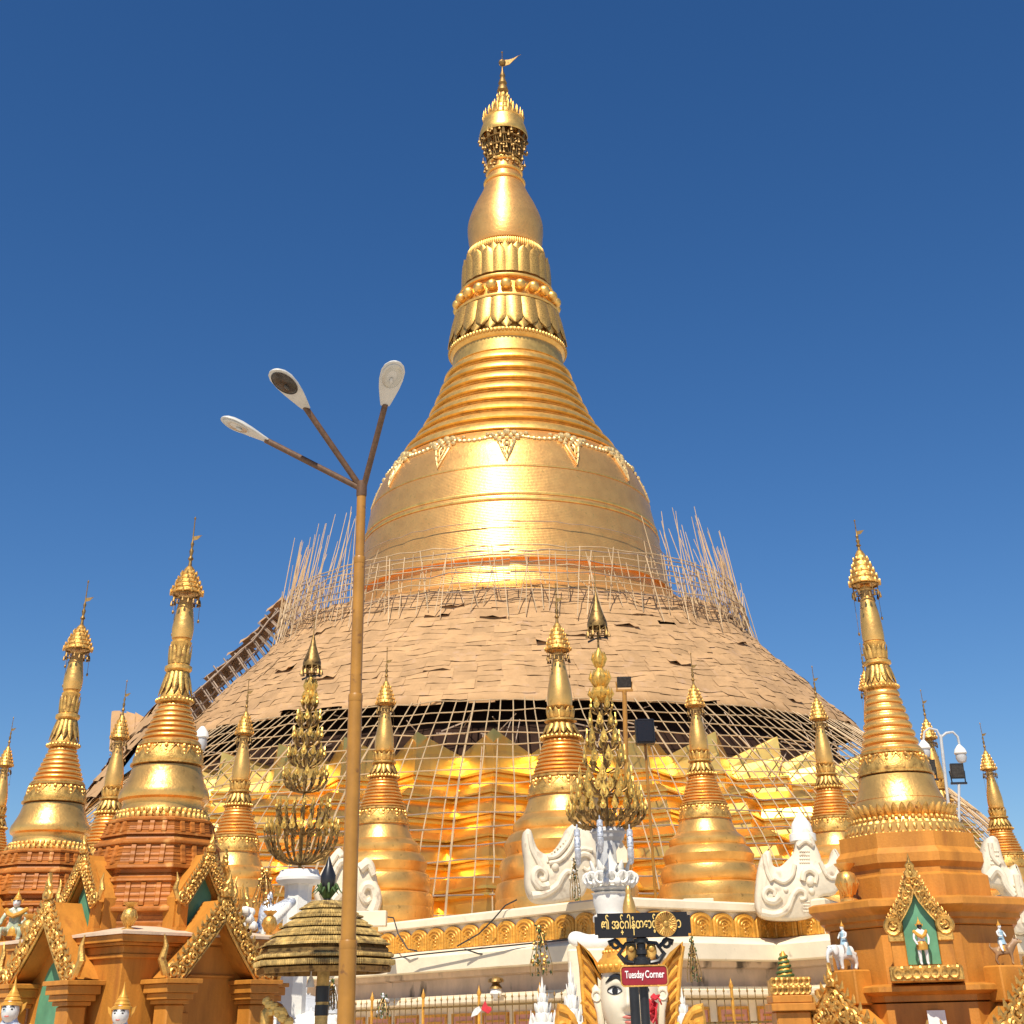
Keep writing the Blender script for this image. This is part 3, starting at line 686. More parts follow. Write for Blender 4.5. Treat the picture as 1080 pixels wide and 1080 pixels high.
# ------------------------------------------------------------------ small golden stupas
def stupa_parts(root, X, Y, zbase, spec):
    """all profile numbers are (photo y, half width) pairs on one reference stupa"""
    L = lambda pts: [(r, z - zbase) for r, z in sil(X, Y, pts)]
    Z = lambda py: z_on_axis(X, Y, py) - zbase
    sc = proj((X, Y, z_on_axis(X, Y, spec['ref'])))[2] / F
    m = spec.get('mat', G_STUPA)
    if 'base' in spec: MB().lathe(L(spec['base']), 48).build('base_rings', m, root)
    MB().lathe(smooth_prof(L(spec['bell']), 3), 48).build('bell', m, root)
    b = MB(); (y1, h1), (y0, h0) = spec['band']; za, zb_ = Z(y0), Z(y1); ra, rb_ = h0 * sc, h1 * sc
    b.lathe([(ra * .97, za - .01), (ra * 1.05, za), (ra * 1.05, za + (zb_ - za) * .08), (ra * .99, za + (zb_ - za) * .1), (ra, za + (zb_ - za) * .3), (rb_, zb_ - (zb_ - za) * .15), (rb_ * 1.05, zb_ - (zb_ - za) * .14), (rb_ * 1.05, zb_ - (zb_ - za) * .03), (rb_ * .9, zb_)], 48)
    nz = 11
    pts = []; hh = zb_ - za
    for k in range(nz * 2 + 1):
        a = 2 * pi * k / (nz * 2); top = k % 2 == 0; t = .80 if top else .25; rr = ra + (rb_ - ra) * t + .012
        pts.append((rr * cos(a), rr * sin(a), za + hh * t))
    full = []
    for p, q in zip(pts, pts[1:]):
        for i in range(3):
            v = Vector(p).lerp(Vector(q), i / 3); r_ = sqrt(v.x ** 2 + v.y ** 2); t = (v.z - za) / hh; rr = ra + (rb_ - ra) * t + .01; full.append((v.x / r_ * rr, v.y / r_ * rr, v.z))
    b.tube(full + [full[0]], ra * .022, 5)
    for k in range(nz):
        a = 2 * pi * k / nz
        for t, s_ in ((.72, .06), (.52, .05), (.36, .035)):
            rr = ra + (rb_ - ra) * t + .006; a2 = a + pi / nz
            b.sphere((rr * cos(a2), rr * sin(a2), za + hh * (t + .02)), ra * s_, 6, 4)
        for da in (-.3, .3):
            rr = rb_ + (ra - rb_) * .25; a2 = a + da * pi / nz; b.sphere((rr * cos(a2), rr * sin(a2), za + hh * .72), ra * .05, 6, 4)
    b.build('ornament_band', G_CARVE, root)
    (y1, h1), (y0, h0), nr = spec['spire']
    MB().lathe(ring_stack(h0 * sc, Z(y0), h1 * sc, Z(y1), nr, .075), 40).build('spire_rings', m, root)
    (y1, h1), (y0, h0) = spec['lotus']; za, zb_ = Z(y0), Z(y1); hh = zb_ - za; r0, r1 = h0 * sc, h1 * sc
    b = MB(); R_ = lambda t: r0 + (r1 - r0) * t
    b.lathe([(r0 * .9, za - .02), (r0 * 1.1, za), (r0 * 1.13, za + hh * .05), (r0 * .98, za + hh * .08), (R_(.2) * .8, za + hh * .2), (R_(.45) * .82, za + hh * .45), (R_(.48) * 1.06, za + hh * .49), (R_(.5) * 1.06, za + hh * .54), (R_(.55) * .84, za + hh * .57), (R_(.8) * .8, za + hh * .8), (R_(.86) * 1.0, za + hh * .88), (R_(.9) * 1.06, za + hh * .91), (R_(.95) * .9, za + hh * .94), (r1 * 1.0, za + hh * .96), (r1 * .85, zb_)], 36)
    petal_ring(b, R_(.45) * .84, za + hh * .45, r0 * 1.04, za + hh * .10, 13, .10, .95, 4, 4, 4)
    petal_ring(b, R_(.55) * .84, za + hh * .58, R_(.8) * 1.06, za + hh * .86, 13, .08, .95, 4, 4, 4)
    bead_ring(b, r0 * 1.12, za + hh * .03, 26, r0 * .10, 6, 4)
    b.build('lotus_band', G_CARVE, root)
    MB().lathe(smooth_prof(L(spec['bud']), 4), 32).build('banana_bud', m, root)
    # umbrella crown
    (yt, ht), (yb, hb) = spec['hti']; za, zb_ = Z(yb), Z(yt); hh = zb_ - za; rb2 = hb * sc; b = MB(); pr_ = []
    n_ = 6
    for k in range(n_):
        t0 = k / n_; r_ = rb2 * (1 - t0) ** .85 + ht * sc; r2 = rb2 * (1 - (k + .85) / n_) ** .85 + ht * sc
        pr_ += [(r_, za + hh * t0), (r_ * 1.06, za + hh * (t0 + .02)), (r2 + (r_ - r2) * .25, za + hh * (t0 + .75 / n_))]
    pr_.append((ht * sc * .8, zb_)); b.lathe(pr_, 24)
    for k in range(n_ - 1):
        r_ = rb2 * (1 - k / n_) ** .85 + ht * sc; q = max(6, 12 - k)
        for j in range(q):
            a = 2 * pi * j / q; b.sphere((r_ * 1.03 * cos(a), r_ * 1.03 * sin(a), za + hh * (k / n_ + .05)), (rb2 * .09, rb2 * .09, rb2 * .2), 5, 4)
    hb_o = b.build('umbrella_crown', G_CARVE, root)
    b = MB(); b.torus((0, 0, za - hh * .22), rb2 * .96, rb2 * .05, 'z', 24, 5); b.torus((0, 0, za - hh * .02), rb2 * .98, rb2 * .06, 'z', 24, 5)
    for j in range(10):
        a = 2 * pi * j / 10; b.tube([(rb2 * .96 * cos(a), rb2 * .96 * sin(a), za), (rb2 * .96 * cos(a), rb2 * .96 * sin(a), za - hh * .22)], rb2 * .03, 4); b.tube([(rb2 * .96 * cos(a), rb2 * .96 * sin(a), za - hh * .22), (0, 0, za - hh * .18)], rb2 * .03, 4)
    for j in range(16):
        a = 2 * pi * j / 16; zq = za - hh * random.uniform(.26, .40); b.lathe([(rb2 * .02, hh * .10), (rb2 * .07, hh * .04), (rb2 * .11, -hh * .05)], 6, (rb2 * 1.02 * cos(a), rb2 * 1.02 * sin(a), zq))
    for a, l_ in ((.3, .9), (2.6, 1.3), (4.0, .7)):
        x, y = rb2 * 1.0 * cos(a), rb2 * 1.0 * sin(a); b.tube([(x, y, za - hh * .2), (x * 1.02, y * 1.02, za - hh * l_)], rb2 * .02, 4); b.sphere((x * 1.02, y * 1.02, za - hh * l_), (rb2 * .09, rb2 * .09, rb2 * .14), 6, 5)
    b.build('bell_fringe', G_OLD, hb_o)
    b = MB(); zt0 = Z(spec['tip']); q = ht * sc; ln = zt0 - zb_
    b.lathe([(q, zb_ - .02), (q * .7, zb_ + ln * .1), (q * 1.4, zb_ + ln * .14), (q * .6, zb_ + ln * .2), (q * 1.1, zb_ + ln * .3), (q * .45, zb_ + ln * .36), (q * .9, zb_ + ln * .44), (q * .35, zb_ + ln * .5), (q * .25, zb_ + ln * .93), (q * .6, zb_ + ln * .96), (q * .1, zt0)], 10)
    zv = zb_ + ln * .55; b.prism([(0, zv - q), (q * 2.2, zv - q * .5), (q * 4.2, zv + q * 1.6), (q * 2, zv + q * 1.3), (0, zv + q)], -q * .15, q * .15)
    b.build('weather_vane', G_OLD, root)

# prototype: stupa of the white terrace
PX, PYY = at(747, 945, 51.17).x, 44.5
SB = z_on_axis(PX, PYY, 946)
TERR = dict(ref=870, base=[(950, 55), (941, 56), (934, 54), (932, 49.5), (930, 51), (922, 52.5), (915, 50), (912, 45.5), (910, 46.5), (903, 48), (896, 44), (893, 39.5), (891, 40.5), (886, 40), (882, 36), (879, 32)],
    bell=[(883, 33), (880, 33), (876, 31), (870, 28.5), (864, 27)], band=[(848, 23.8), (865, 27.5)], spire=((818, 13.5), (848, 23.5), 9), lotus=((789, 10), (818, 14.5)),
    bud=[(791, 9.6), (785, 9.9), (778, 9.4), (770, 8), (760, 6), (752, 4.6), (744, 3.8)], hti=((722, 1.5), (745, 9)), tip=688)
first = None
def terrace_stupa(label, tip, base_py, base_px, Y, scale_xy=1.0, lean=None):
    """tip and base in photo pixels decide size; the first call builds, later calls copy"""
    global first
    p = at(base_px, base_py, Y); zt = z_on_axis(p.x, Y, tip)
    H0 = z_on_axis(PX, PYY, 688) - SB
    if first is None:
        first = thing('golden_stupa', label, 'stupa', group='small golden stupas ringing the great pagoda'); stupa_parts(first, PX, PYY, SB, TERR); o = first
    else: o = copy_tree(first); o['label'] = label
    s = (zt - p.z) / H0
    o.location = (p.x, Y, p.z); o.scale = (s * scale_xy, s * scale_xy, s)
    # footing down to the terrace floor
    
    return o
LIST = [('golden stupa with flaring ringed base, just right of the black loudspeaker box', 688, 946, 751, 51.17, 1.0),
        ('largest small golden stupa, directly behind the right golden offering tree and its white pedestal', 614, 948, 598, 54.05, 1.02),
        ('golden stupa standing just right of the yellow three-headed lamp post', 682, 958, 400, 54.05, .96),
        ('golden stupa standing between the nearest red-tiered shrine and the left golden offering tree', 715, 985, 240, 54.05, .92),
        ('thin golden stupa partly hidden between the two red-tiered shrines on the left', 717, 1000, 97, 57.5, .9),
        ('golden stupa partly hidden behind the left shoulder of the ochre shrine on the right', 702, 960, 891, 52.9, .92),
        ('golden stupa beside the twin-armed globe lamp, behind the ochre shrine on the right', 727, 962, 1012, 54.05, .92),
        ('golden stupa nearest the right edge of the photo', 762, 985, 1077, 52.9, .95),
        ('dull golden stupa far behind, only its spire tip showing left of the ochre shrine spire', 678, 900, 941, 71.3, .9),
        ('golden stupa cut off by the left edge of the photo, only its crown in view', 756, 990, -26, 55.2, .9)]
made = [terrace_stupa(l_, tip, bpy_, bpx, Y, k) for l_, tip, bpy_, bpx, Y, k in LIST]
for o in made:      # plaster footing, so that each one stands on the terrace floor
    r_ = 56 * proj((PX, PYY, SB))[2] / F; zl_ = (ZF - .02 - o.location.z) / o.scale.z
    if zl_ < -.02: MB().lathe([(r_ * 1.04, zl_), (r_ * 1.04, zl_ * .55), (r_ * .98, zl_ * .5), (r_ * 1.0, zl_ * .2), (r_ * .99, -.03), (r_ * .96, -.002), (r_ * .9, -.001)], 48).build('footing', G_STUPA, o)
# ------------------------------------------------------------------ carved scroll border
def scrolls(b, p0, p1, w, step, nrm, up, rng, base=True, leaf=1.0, thick=.03):
    """carved scrollwork of width w along p0->p1 in the plane with unit normal nrm; 'up' points to its outer edge"""
    p0, p1 = Vector(p0), Vector(p1); L = (p1 - p0).length; d = (p1 - p0) / L; n = max(2, int(L / step)); up = (up - d * up.dot(d)).normalized()
    old = b.m.copy()
    R = Matrix((d, nrm, up)).transposed().to_4x4()      # local x along, y along the normal, z outward
    b.m = old @ Matrix.Translation(p0) @ R
    if base: b.box(-w * .12, -.012, -w * .5, L + w * .12, .02, w * .5)
    b.tube([(-w * .1, .02, -w * .52), (L + w * .1, .02, -w * .52)], w * .07, 5); b.tube([(-w * .1, .02, w * .48), (L + w * .1, .02, w * .48)], w * .06, 5)
    for k in range(n):
        x = L * (k + .5) / n; s_ = 1 if k % 2 else -1; q = w * .27 * rng.uniform(.9, 1.15)
        a = rng.uniform(0, 6)
        b.torus((x, .035, -w * .08 * s_), q, w * .075, 'y', 10, 5, a, a + 5.2)
        b.torus((x + .02, .04, -w * .08 * s_), q * .5, w * .06, 'y', 8, 4, a + 2, a + 6.5)
        b.sphere((x, .05, -w * .08 * s_), w * .09, 6, 4)
        for e in (-1, 1):
            xx = x + e * step * .45; b.sphere((xx, .03, w * .3 * e * s_), (w * .16, .035, w * .10), 6, 4)
        for e in (-.25, .25):
            xx = x + e * step; b.tube([(xx, .02, w * .45), (xx - .012, .03, w * (.45 + .20 * leaf)), (xx + w * .10, .025, w * (.45 + .42 * leaf))], [w * .10, w * .09, w * .01], 5)
    b.m = old
def finial_leaf(b, p, h, nrm_axis='y'):
    x, y, z = p
    b.prism([(x - .22 * h, z), (x - .30 * h, z + .22 * h), (x - .16 * h, z + .36 * h), (x - .2 * h, z + .5 * h), (x - .08 * h, z + .66 * h), (x, z + h), (x + .08 * h, z + .66 * h), (x + .2 * h, z + .5 * h), (x + .16 * h, z + .36 * h), (x + .30 * h, z + .22 * h), (x + .22 * h, z)], y, y - .07 if y <= 0 else y + .07, .015)
    for q in (.2, .42, .6): b.sphere((x, y - .07, z + q * h), (.09 * h * (1.3 - q), .03, .1 * h), 6, 4)
def pot(parent, x, y, z, h, m=G_CARVE):
    b = MB(); b.lathe([(r * h, q * h) for r, q in ((.16, 0), (.22, .0), (.22, .05), (.10, .10), (.13, .16), (.24, .30), (.27, .45), (.22, .60), (.12, .68), (.14, .72), (.24, .80), (.26, .84), (.12, .86), (.02, .87))], 20)
    for j in range(10):
        a = 2 * pi * j / 10; b.tube([(.14 * h * cos(a), .14 * h * sin(a), .16 * h), (.26 * h * cos(a), .26 * h * sin(a), .40 * h), (.20 * h * cos(a), .20 * h * sin(a), .62 * h)], [.03 * h, .045 * h, .01 * h], 5)
    o = b.build('flower_pot', m, parent); o.location = (x, y, z); return o
def arch_panel(b, w, h, y0, y1, spring=.55, x=0, z=0):
    out = [(x - w, z)]
    for i in range(9): t = i / 8; out.append((x - w * cos(t * pi / 2) ** .8, z + h * spring + h * (1 - spring) * sin(t * pi / 2)))
    out[1] = (x - w, z + h * spring)
    out += [(2 * x - q[0], q[1]) for q in out[::-1][1:]]
    b.prism(out, y0, y1)
def gable(parent, face, y0, depth, zfoot, zapex, hw, band_w, step, rng, roofmat, over=.02, feet=True, name='gable', fin=1.5):
    """steep gable: a ridge roof running back, carved border on its front. Local -y is the front; 'face' is a rotation about z"""
    Rz = Matrix.Rotation(face, 4, 'Z')
    b = MB(); b.m = Rz
    # slightly hollow slopes
    L = []
    for i in range(7):
        t = i / 6; L.append((hw * (1 - t) ** 1.12, zfoot + (zapex - zfoot) * t))
    out = [(-x, z) for x, z in L] + [(x, z) for x, z in L[::-1][1:]]
    th = band_w * .8
    inn = [(-max(x - th * .75, .0), z - th * .55 * (0 if i == 0 else 1)) for i, (x, z) in enumerate(L)]
    full = [(-x, z) for x, z in L] + [(x, z) for x, z in L[::-1][1:]]
    low_ = [(x, z) for x, z in [(max(q[0] - th * .8, 0), q[1] - (th * .45 if i else 0)) for i, q in enumerate(L)]]
    shell = full + [(x, z) for x, z in low_] + [(-x, z) for x, z in low_[::-1][1:]]
    b.prism(shell, -y0 + .03, -y0 + depth)
    roof = b.build(name + '_roof', roofmat, parent, ang=30)
    b = MB(); b.m = Rz
    for sgn in (-1, 1):
        for i in range(6):
            p, q = L[i], L[i + 1]
            up = Vector((sgn * (q[1] - p[1]), 0, abs(p[0] - q[0])))
            scrolls(b, (sgn * (p[0] - .15 * band_w), -y0, p[1] - .1 * band_w), (sgn * (q[0] - .15 * band_w), -y0, q[1] - .1 * band_w), band_w, step, Vector((0, -1, 0)), up, rng)
        if feet:
            x0 = sgn * hw
            b.torus((x0 * 1.0, -y0 - .03, zfoot + band_w * .25), band_w * .42, band_w * .13, 'y', 14, 6); b.torus((x0, -y0 - .05, zfoot + band_w * .25), band_w * .2, band_w * .08, 'y', 10, 5)
            b.tube([(x0 + sgn * band_w * .35, -y0, zfoot + band_w * .2), (x0 + sgn * band_w * .75, -y0, zfoot + band_w * .9), (x0 + sgn * band_w * .55, -y0, zfoot + band_w * 1.6), (x0 + sgn * band_w * .75, -y0, zfoot + band_w * 2.2)], [band_w * .28, band_w * .25, band_w * .16, band_w * .03], 7)
    finial_leaf(b, (0, -y0, zapex + band_w * .1), band_w * fin)
    b.build('carved_border', G_CARVE, roof)
    return roof
def octo(b, prof, rot=pi / 8): return b.lathe([(r / cos(pi / 8), z) for r, z in prof], 8, rot=rot)

# ------------------------------------------------------------------ red-tiered shrine (left) with its stupa spire
AX, AY = at(170, 868, 23.0).x, 23.0
ROT_A = radians(5)        # the free corner of the square pavilion looks a little left of the camera
def build_shrine(label):
    rng = random.Random(31)
    t = thing('planetary_shrine', label, 'shrine', (AX, AY, 0), 0, 'red-tiered shrines on the left')
    zA = lambda py, dy=0.0: z_on_axis(AX, AY + dy, py)
    # stupa spire
    top = thing('stupa_spire', None, None); top.parent = t; zb = zA(868)
    top.location = (0, 0, zb)
    spec = dict(ref=830, bell=[(831, 43), (827, 41), (821, 38.5), (815, 36.8), (811, 36)], band=[(785, 31.5), (809, 36.8)], spire=((742, 15.5), (786, 31), 8), lotus=((672, 10.3), (742, 17.5)),
        bud=[(674, 10.4), (668, 11), (662, 11.2), (650, 9.6), (640, 8), (632, 6.6)], hti=((597, 2.4), (627, 15.5)), tip=545)
    spec['base'] = [(868, 46), (862, 45.5), (858, 43), (850, 42), (847, 43), (845, 46.5), (841, 47.2), (836, 46), (833, 44), (830, 42.5)]
    stupa_parts_rel(top, AX, AY, zb, spec)
    b = MB(); k = proj((AX, AY, zb))[2] / F
    for j in range(44):
        a = 2 * pi * j / 44; b.sphere((47 * k * cos(a), 47 * k * sin(a), .03), (.05, .05, .07), 7, 5); b.sphere((45 * k * cos(a + .07), 45 * k * sin(a + .07), .11), (.045, .045, .05), 6, 4)
    b.build('bead_moulding', G_CARVE, top)
    # red octagonal tiers
    z4, z3, z2, z1 = zb, zA(882, -.7), zA(922, -.7), zA(968, -.8)
    def tier(name, r0, za, r1, zc, slant):
        b = MB(); h = zc - za
        octo(b, [(r0 * .93, za), (r0 * .93, za + h * .10), (r0 * 1.03, za + h * .13), (r0 * 1.03, za + h * .22), (r0 * .985, za + h * .26), (r1 * 1.0, za + h * .78), (r1 * 1.04, za + h * .82), (r1 * 1.04, za + h * .90), (r1 * .99, za + h * .93), (r1 * .96, zc)], pi / 8 + ROT_A)
        for f in range(8):
            a = f * pi / 4 + ROT_A; b.m = Matrix.Rotation(a, 4, 'Z')
            for e in (-.36, .0, .36):
                for q in (0, 1):
                    x0, x1 = e * r0 * .62 - .045, e * r0 * .62 + .045
                zs = [za + h * .26, za + h * .78]; rs = [r0 * .985, r1]
                b.grid([[(rs[0] + .0, x0, zs[0]), (rs[0] + .035, x0 + .012, zs[0]), (rs[0] + .035, x1 - .012, zs[0]), (rs[0] + .0, x1, zs[0])], [(rs[1], x0, zs[1]), (rs[1] + .035, x0 + .012, zs[1]), (rs[1] + .035, x1 - .012, zs[1]), (rs[1], x1, zs[1])]])
            for q in range(1, 5):
                tt = q / 5; rr = r0 * .985 + (r1 - r0 * .985) * tt; zz = za + h * (.26 + .52 * tt); wdt = rr * tan(pi / 8)
                b.box(rr - .03, -wdt, zz - .006, rr + .008 , wdt, zz + .006)
            b.m = Matrix.Identity(4)
        b.build(name, BRICK, t, smooth=False)
    tier('red_tier', .85, z3 - .02, .79, z4 + .005, 0)
    tier('red_tier', .98, z2, .90, z3 - .025, 0)
    tier('red_tier', 1.02, z1, .95, z2 - .005, 0)
    b = MB(); octo(b, [(.96, z1 - .6), (.96, z1 + .01)], pi / 8 + ROT_A); b.build('tier_core', BRICK, t, smooth=False)
    # square pavilion body, cornice
    cr = 1.38; zc = zA(983, -1.9); zcap = zA(1034, -1.7)
    b = MB(); b.m = Matrix.Rotation(ROT_A + pi / 4, 4, 'Z')
    b.box(-cr, -cr, 0, cr, cr, zc - .32); b.build('pavilion_body', OCHRE, t, smooth=False)
    b = MB(); b.m = Matrix.Rotation(ROT_A + pi / 4, 4, 'Z')
    sq = lambda r: [(-r, -r), (r, -r), (r, r), (-r, r)]
    for r, za, zq in ((cr + .05, zc - .32, zc - .27), (cr + .03, zc - .267, zc - .17), (cr + .10, zc - .167, zc - .13), (cr + .16, zc - .127, zc - .04)): b.bbox(-r, -r, za, r, r, zq, .006)
    b.build('cornice', OCHRE, t, smooth=False)
    b = MB(); b.m = Matrix.Rotation(ROT_A + pi / 4, 4, 'Z'); r = cr + .20
    b.add([(-r, -r, zc - .037), (r, -r, zc - .037), (r, r, zc - .037), (-r, r, zc - .037), (-r, -r, zc), (r, -r, zc), (r, r, zc), (-r, r, zc), (-.85, -.85, zc + .12), (.85, -.85, zc + .12), (.85, .85, zc + .12), (-.85, .85, zc + .12)],
          [(3, 2, 1, 0), (0, 1, 5, 4), (1, 2, 6, 5), (2, 3, 7, 6), (3, 0, 4, 7), (4, 5, 9, 8), (5, 6, 10, 9), (6, 7, 11, 10), (7, 4, 8, 11), (8, 9, 10, 11)])
    b.build('pavilion_roof', CREAM_DIRTY, t, smooth=False)
    for q in range(4):
        a = ROT_A + q * pi / 2; c_, s_ = sin(a), -cos(a); rr = (cr + .02) * 1.41
        if q != 2: pot(t, rr * .93 * c_, rr * .93 * s_, zc + .02, .42)
    # porches on the four sides
    for q in range(4):
        f = ROT_A + pi / 4 + q * pi / 2      # rotation about z; local -y is outward
        Rz = Matrix.Rotation(f, 4, 'Z'); yf = cr + .32; hwp = .74
        zf = zcap + .02; za_ = zcap + 1.03
        gable(t, f, yf + .12, .56, zf, za_, .86, .24, .19, rng, OCHRE)
        for sx in (-1, 1):
            x = sx * hwp; b = MB(); b.m = Rz
            b.bbox(x - .15, -yf - .14, 0, x + .15, -yf + .16, zcap - .303, .02); b.build('porch_column', OCHRE, t, smooth=False)
            b = MB(); b.m = Rz
            for e, z0_, z1_ in ((.04, -.30, -.25), (.08, -.247, -.17), (.12, -.167, -.06), (.16, -.057, 0.0)): b.bbox(x - .15 - e, -yf - .14 - e, zcap + z0_, x + .15 + e, -yf + .16 + e, zcap + z1_, .006)
            b.build('column_capital', OCHRE, t, smooth=False)
        b = MB(); b.m = Rz
        b.prism([(-.66, 0), (-.66, zcap), (-.62, zcap + .25), (0, za_ - .22), (.62, zcap + .25), (.66, zcap), (.66, 0)], -cr - .10, -cr + .01)
        b.build('porch_wall', OCHRE, t, smooth=False)
        if q != 1 and q != 0:
            b = MB(); b.m = Rz; arch_panel(b, .42, zcap + .30, -cr - .115, -cr - .09, .72); b.build('arched_niche', GREEN, t, smooth=False)
        if q == 3 or q == 0:
            b = MB(); b.m = Rz
            b.tube([(-.35, -cr - .13, zcap - .40), (-.35, -cr - .13, zcap + .02), (-.30, -cr - .13, zcap + .06), (.5, -cr - .13, zcap + .05)], .018, 6); b.bbox(-.42, -cr - .16, zcap - .62, -.28, -cr - .10, zcap - .40, .01)
            if q == 0: b.build('conduit_box', OCHRE, t)
        # upper niche above the porch
        rn = 1.02; zn0, zn1 = zc + .12, zc + .12 + .86
        b = MB(); b.m = Rz; b.prism([(-.44, zn0 - .25), (-.44, zn0 + .38), (0, zn1 + .1), (.44, zn0 + .38), (.44, zn0 - .25)], -rn - .15, -.7); b.build('niche_housing', OCHRE, t, smooth=False)
        b = MB(); b.m = Rz; b.prism([(-.21, zn0), (-.21, zn0 + .42), (0, zn0 + .80), (.21, zn0 + .42), (.21, zn0)], -rn - .165, -rn - .14); b.build('niche', GREEN, t, smooth=False)
        gable(t, f, rn + .30, .34, zn0 + .32, zn1 + .12, .44, .17, .15, rng, OCHRE, feet=True, name='niche_gable')
        b = MB(); b.m = Rz
        for sx in (-1, 1): b.box(sx * .34 - .07, -rn - .26, zn0 - .02, sx * .34 + .07, -rn - .155, zn0 + .34)
        b.box(-.46, -rn - .28, zn0 - .12, .46, -rn - .153, zn0 - .023); b.build('niche_frame', OCHRE, t, smooth=False)
    return t
def stupa_parts_rel(root, X, Y, zb, spec): stupa_parts(root, X, Y, zb, spec)
sA = build_shrine('nearer of the two red-tiered octagonal shrines with carved gold gables, at the lower left')
sB = copy_tree(sA); sB['label'] = 'farther red-tiered shrine at the left edge, cut by the frame, beside the nearer one'
pB = at(52, 884, 26.7); sB.location = (pB.x, 26.7, 0); sB.rotation_euler = (0, 0, radians(6))

# ------------------------------------------------------------------ ochre octagonal shrine (right)
CX, CY = at(955, 884, 23.0).x, 23.0
rng = random.Random(77)
t = thing('octagonal_shrine', 'ochre octagonal shrine with a gold spire and a green front niche, at the lower right', 'shrine', (CX, CY, 0))
zC = lambda py, dy=0.0: z_on_axis(CX, CY + dy, py)
top = thing('stupa_spire', None, None); top.parent = t; zb = zC(884); top.location = (0, 0, zb)
spec = dict(ref=830, bell=[(846, 46.5), (842, 44.5), (835, 41.5), (827, 39.3), (821, 38.5)], band=[(794, 32), (819, 38)], spire=((727, 16.3), (795, 31), 8), lotus=((674, 11.5), (727, 16.5)),
    bud=[(677, 11), (670, 11.4), (660, 11), (650, 10), (640, 8.5), (628, 6.5), (618, 5.5)], hti=((580, 2.2), (617, 15)), tip=548, base=[(884, 61), (874, 61), (873, 56), (868, 54), (866, 49), (852, 48.5), (849, 47.5), (846, 46)])
stupa_parts(top, CX, CY, zb, spec)
k = proj((CX, CY, zb))[2] / F; b = MB(); zq = lambda py: z_on_axis(CX, CY, py) - zb
petal_ring(b, 50 * k, zq(866), 57 * k, zq(853), 42, .04, .95, 4, 4, 3.5); petal_ring(b, 57 * k, zq(871), 62 * k, zq(882), 46, .04, .95, 4, 4, 3.5)
bead_ring(b, 55 * k, zq(868), 52, .04, 6, 4); bead_ring(b, 61 * k, zq(885), 56, .035, 6, 4)
b.build('lotus_petals', G_CARVE, top)
RC = radians(-15)
orot = -pi / 2 + RC        # a flat face towards the camera
def octC(name, prof, m=OCHRE):
    b = MB(); octo(b, prof, orot + pi / 8); return b.build(name, m, t, smooth=False)
zu0, zu1, zu2, zu3 = zC(884), zC(893, -1.1), zC(906, -1.1), zC(944, -1.4)
kk = 19.2 / F
octC('upper_octagon', [(1.12, zu2 - .6), (1.12, zu3), (1.12, zu3 + .30), (1.04, zu3 + .34), (1.04, zu3 + .46), (.95, zu3 + .5), (.95, zu2 - .16), (1.02, zu2 - .12), (1.10, zu2 - .02), (1.10, zu2 + .10), (1.02, zu1 + .02), (1.02, zu0 - .02), (.9, zu0)])
zk = zC(957, -1.5)
octC('cornice', [(1.3, zk - .22), (1.40, zk - .20), (1.40, zk - .14), (1.46, zk - .12), (1.46, zk - .06), (1.58, zk + .02), (1.60, zk + .04), (1.60, zk + .12), (1.52, zk + .15), (1.1, zk + .16)])
zlow = zC(1046, -1.6)
octC('octagon_body', [(1.34, zlow - .6), (1.34, zlow), (1.34, zk - .223)])
octC('lower_cornice', [(1.36, zlow - .12), (1.52, zlow - .10), (1.52, zlow - .03), (1.66, zlow + .02), (1.66, zlow + .08), (1.60, zlow + .10), (1.36, zlow + .12)])
octC('base_body', [(1.50, 0), (1.50, zlow - .123)])
# projecting front niche with carved ogee border, standing proud of the cornice
FR = lambda: Matrix.Rotation(RC, 4, 'Z')
zn = z_on_axis(CX, CY - 1.7, 1016)
for sx in (-1, 1):
    b = MB(); b.m = FR(); b.bbox(sx * .33 - .10, -1.72, zlow + .122, sx * .33 + .10, -1.335, zn + .42, .012); b.build('front_pilaster', OCHRE, t, smooth=False)
b = MB(); b.m = FR(); b.prism([(-.40, zn - .02), (-.40, zn + .58), (0, zn + 1.12), (.40, zn + .58), (.40, zn - .02)], -1.615, -1.2); b.build('niche_backing', OCHRE, t, smooth=False)
b = MB(); b.m = FR(); arch_panel(b, .225, .92, -1.65, -1.617, .45, 0, zn); b.build('green_niche', GREEN, t, smooth=False)
b = MB(); b.m = FR()
pts = [(.36, zn + .46), (.33, zn + .56), (.23, zn + .68), (.13, zn + .82), (.06, zn + 1.0), (0, zn + 1.12)]
for sx in (-1, 1):
    for p, q in zip(pts, pts[1:]):
        scrolls(b, (sx * p[0], -1.72, p[1]), (sx * q[0], -1.72, q[1]), .165, .115, Vector((0, -1, 0)), Vector((sx * 1, 0, .4)), rng, leaf=.6)
    b.torus((sx * .36, -1.75, zn + .48), .10, .035, 'y', 12, 5); b.bbox(sx * .34 - .11, -1.76, zn + .28, sx * .34 + .11, -1.722, zn + .40, .012)
finial_leaf(b, (0, -1.71, zn + 1.08), .34)
b.build('niche_border', G_CARVE, t)
b = MB(); b.m = FR(); b.bbox(-.50, -1.92, zn - .22, .50, -1.346, zn - .02, .02)
for i in range(7): b.torus((-.38 + .125 * i, -1.93, zn - .11), .06, .025, 'y', 10, 5); b.sphere((-.32 + .125 * i, -1.93, zn - .05), .035, 6, 4)
b.build('niche_shelf', G_CARVE, t)
def cloc(x, y, z): v = FR() @ Vector((x, y, 0)); return Vector((CX + v.x, CY + v.y, z))
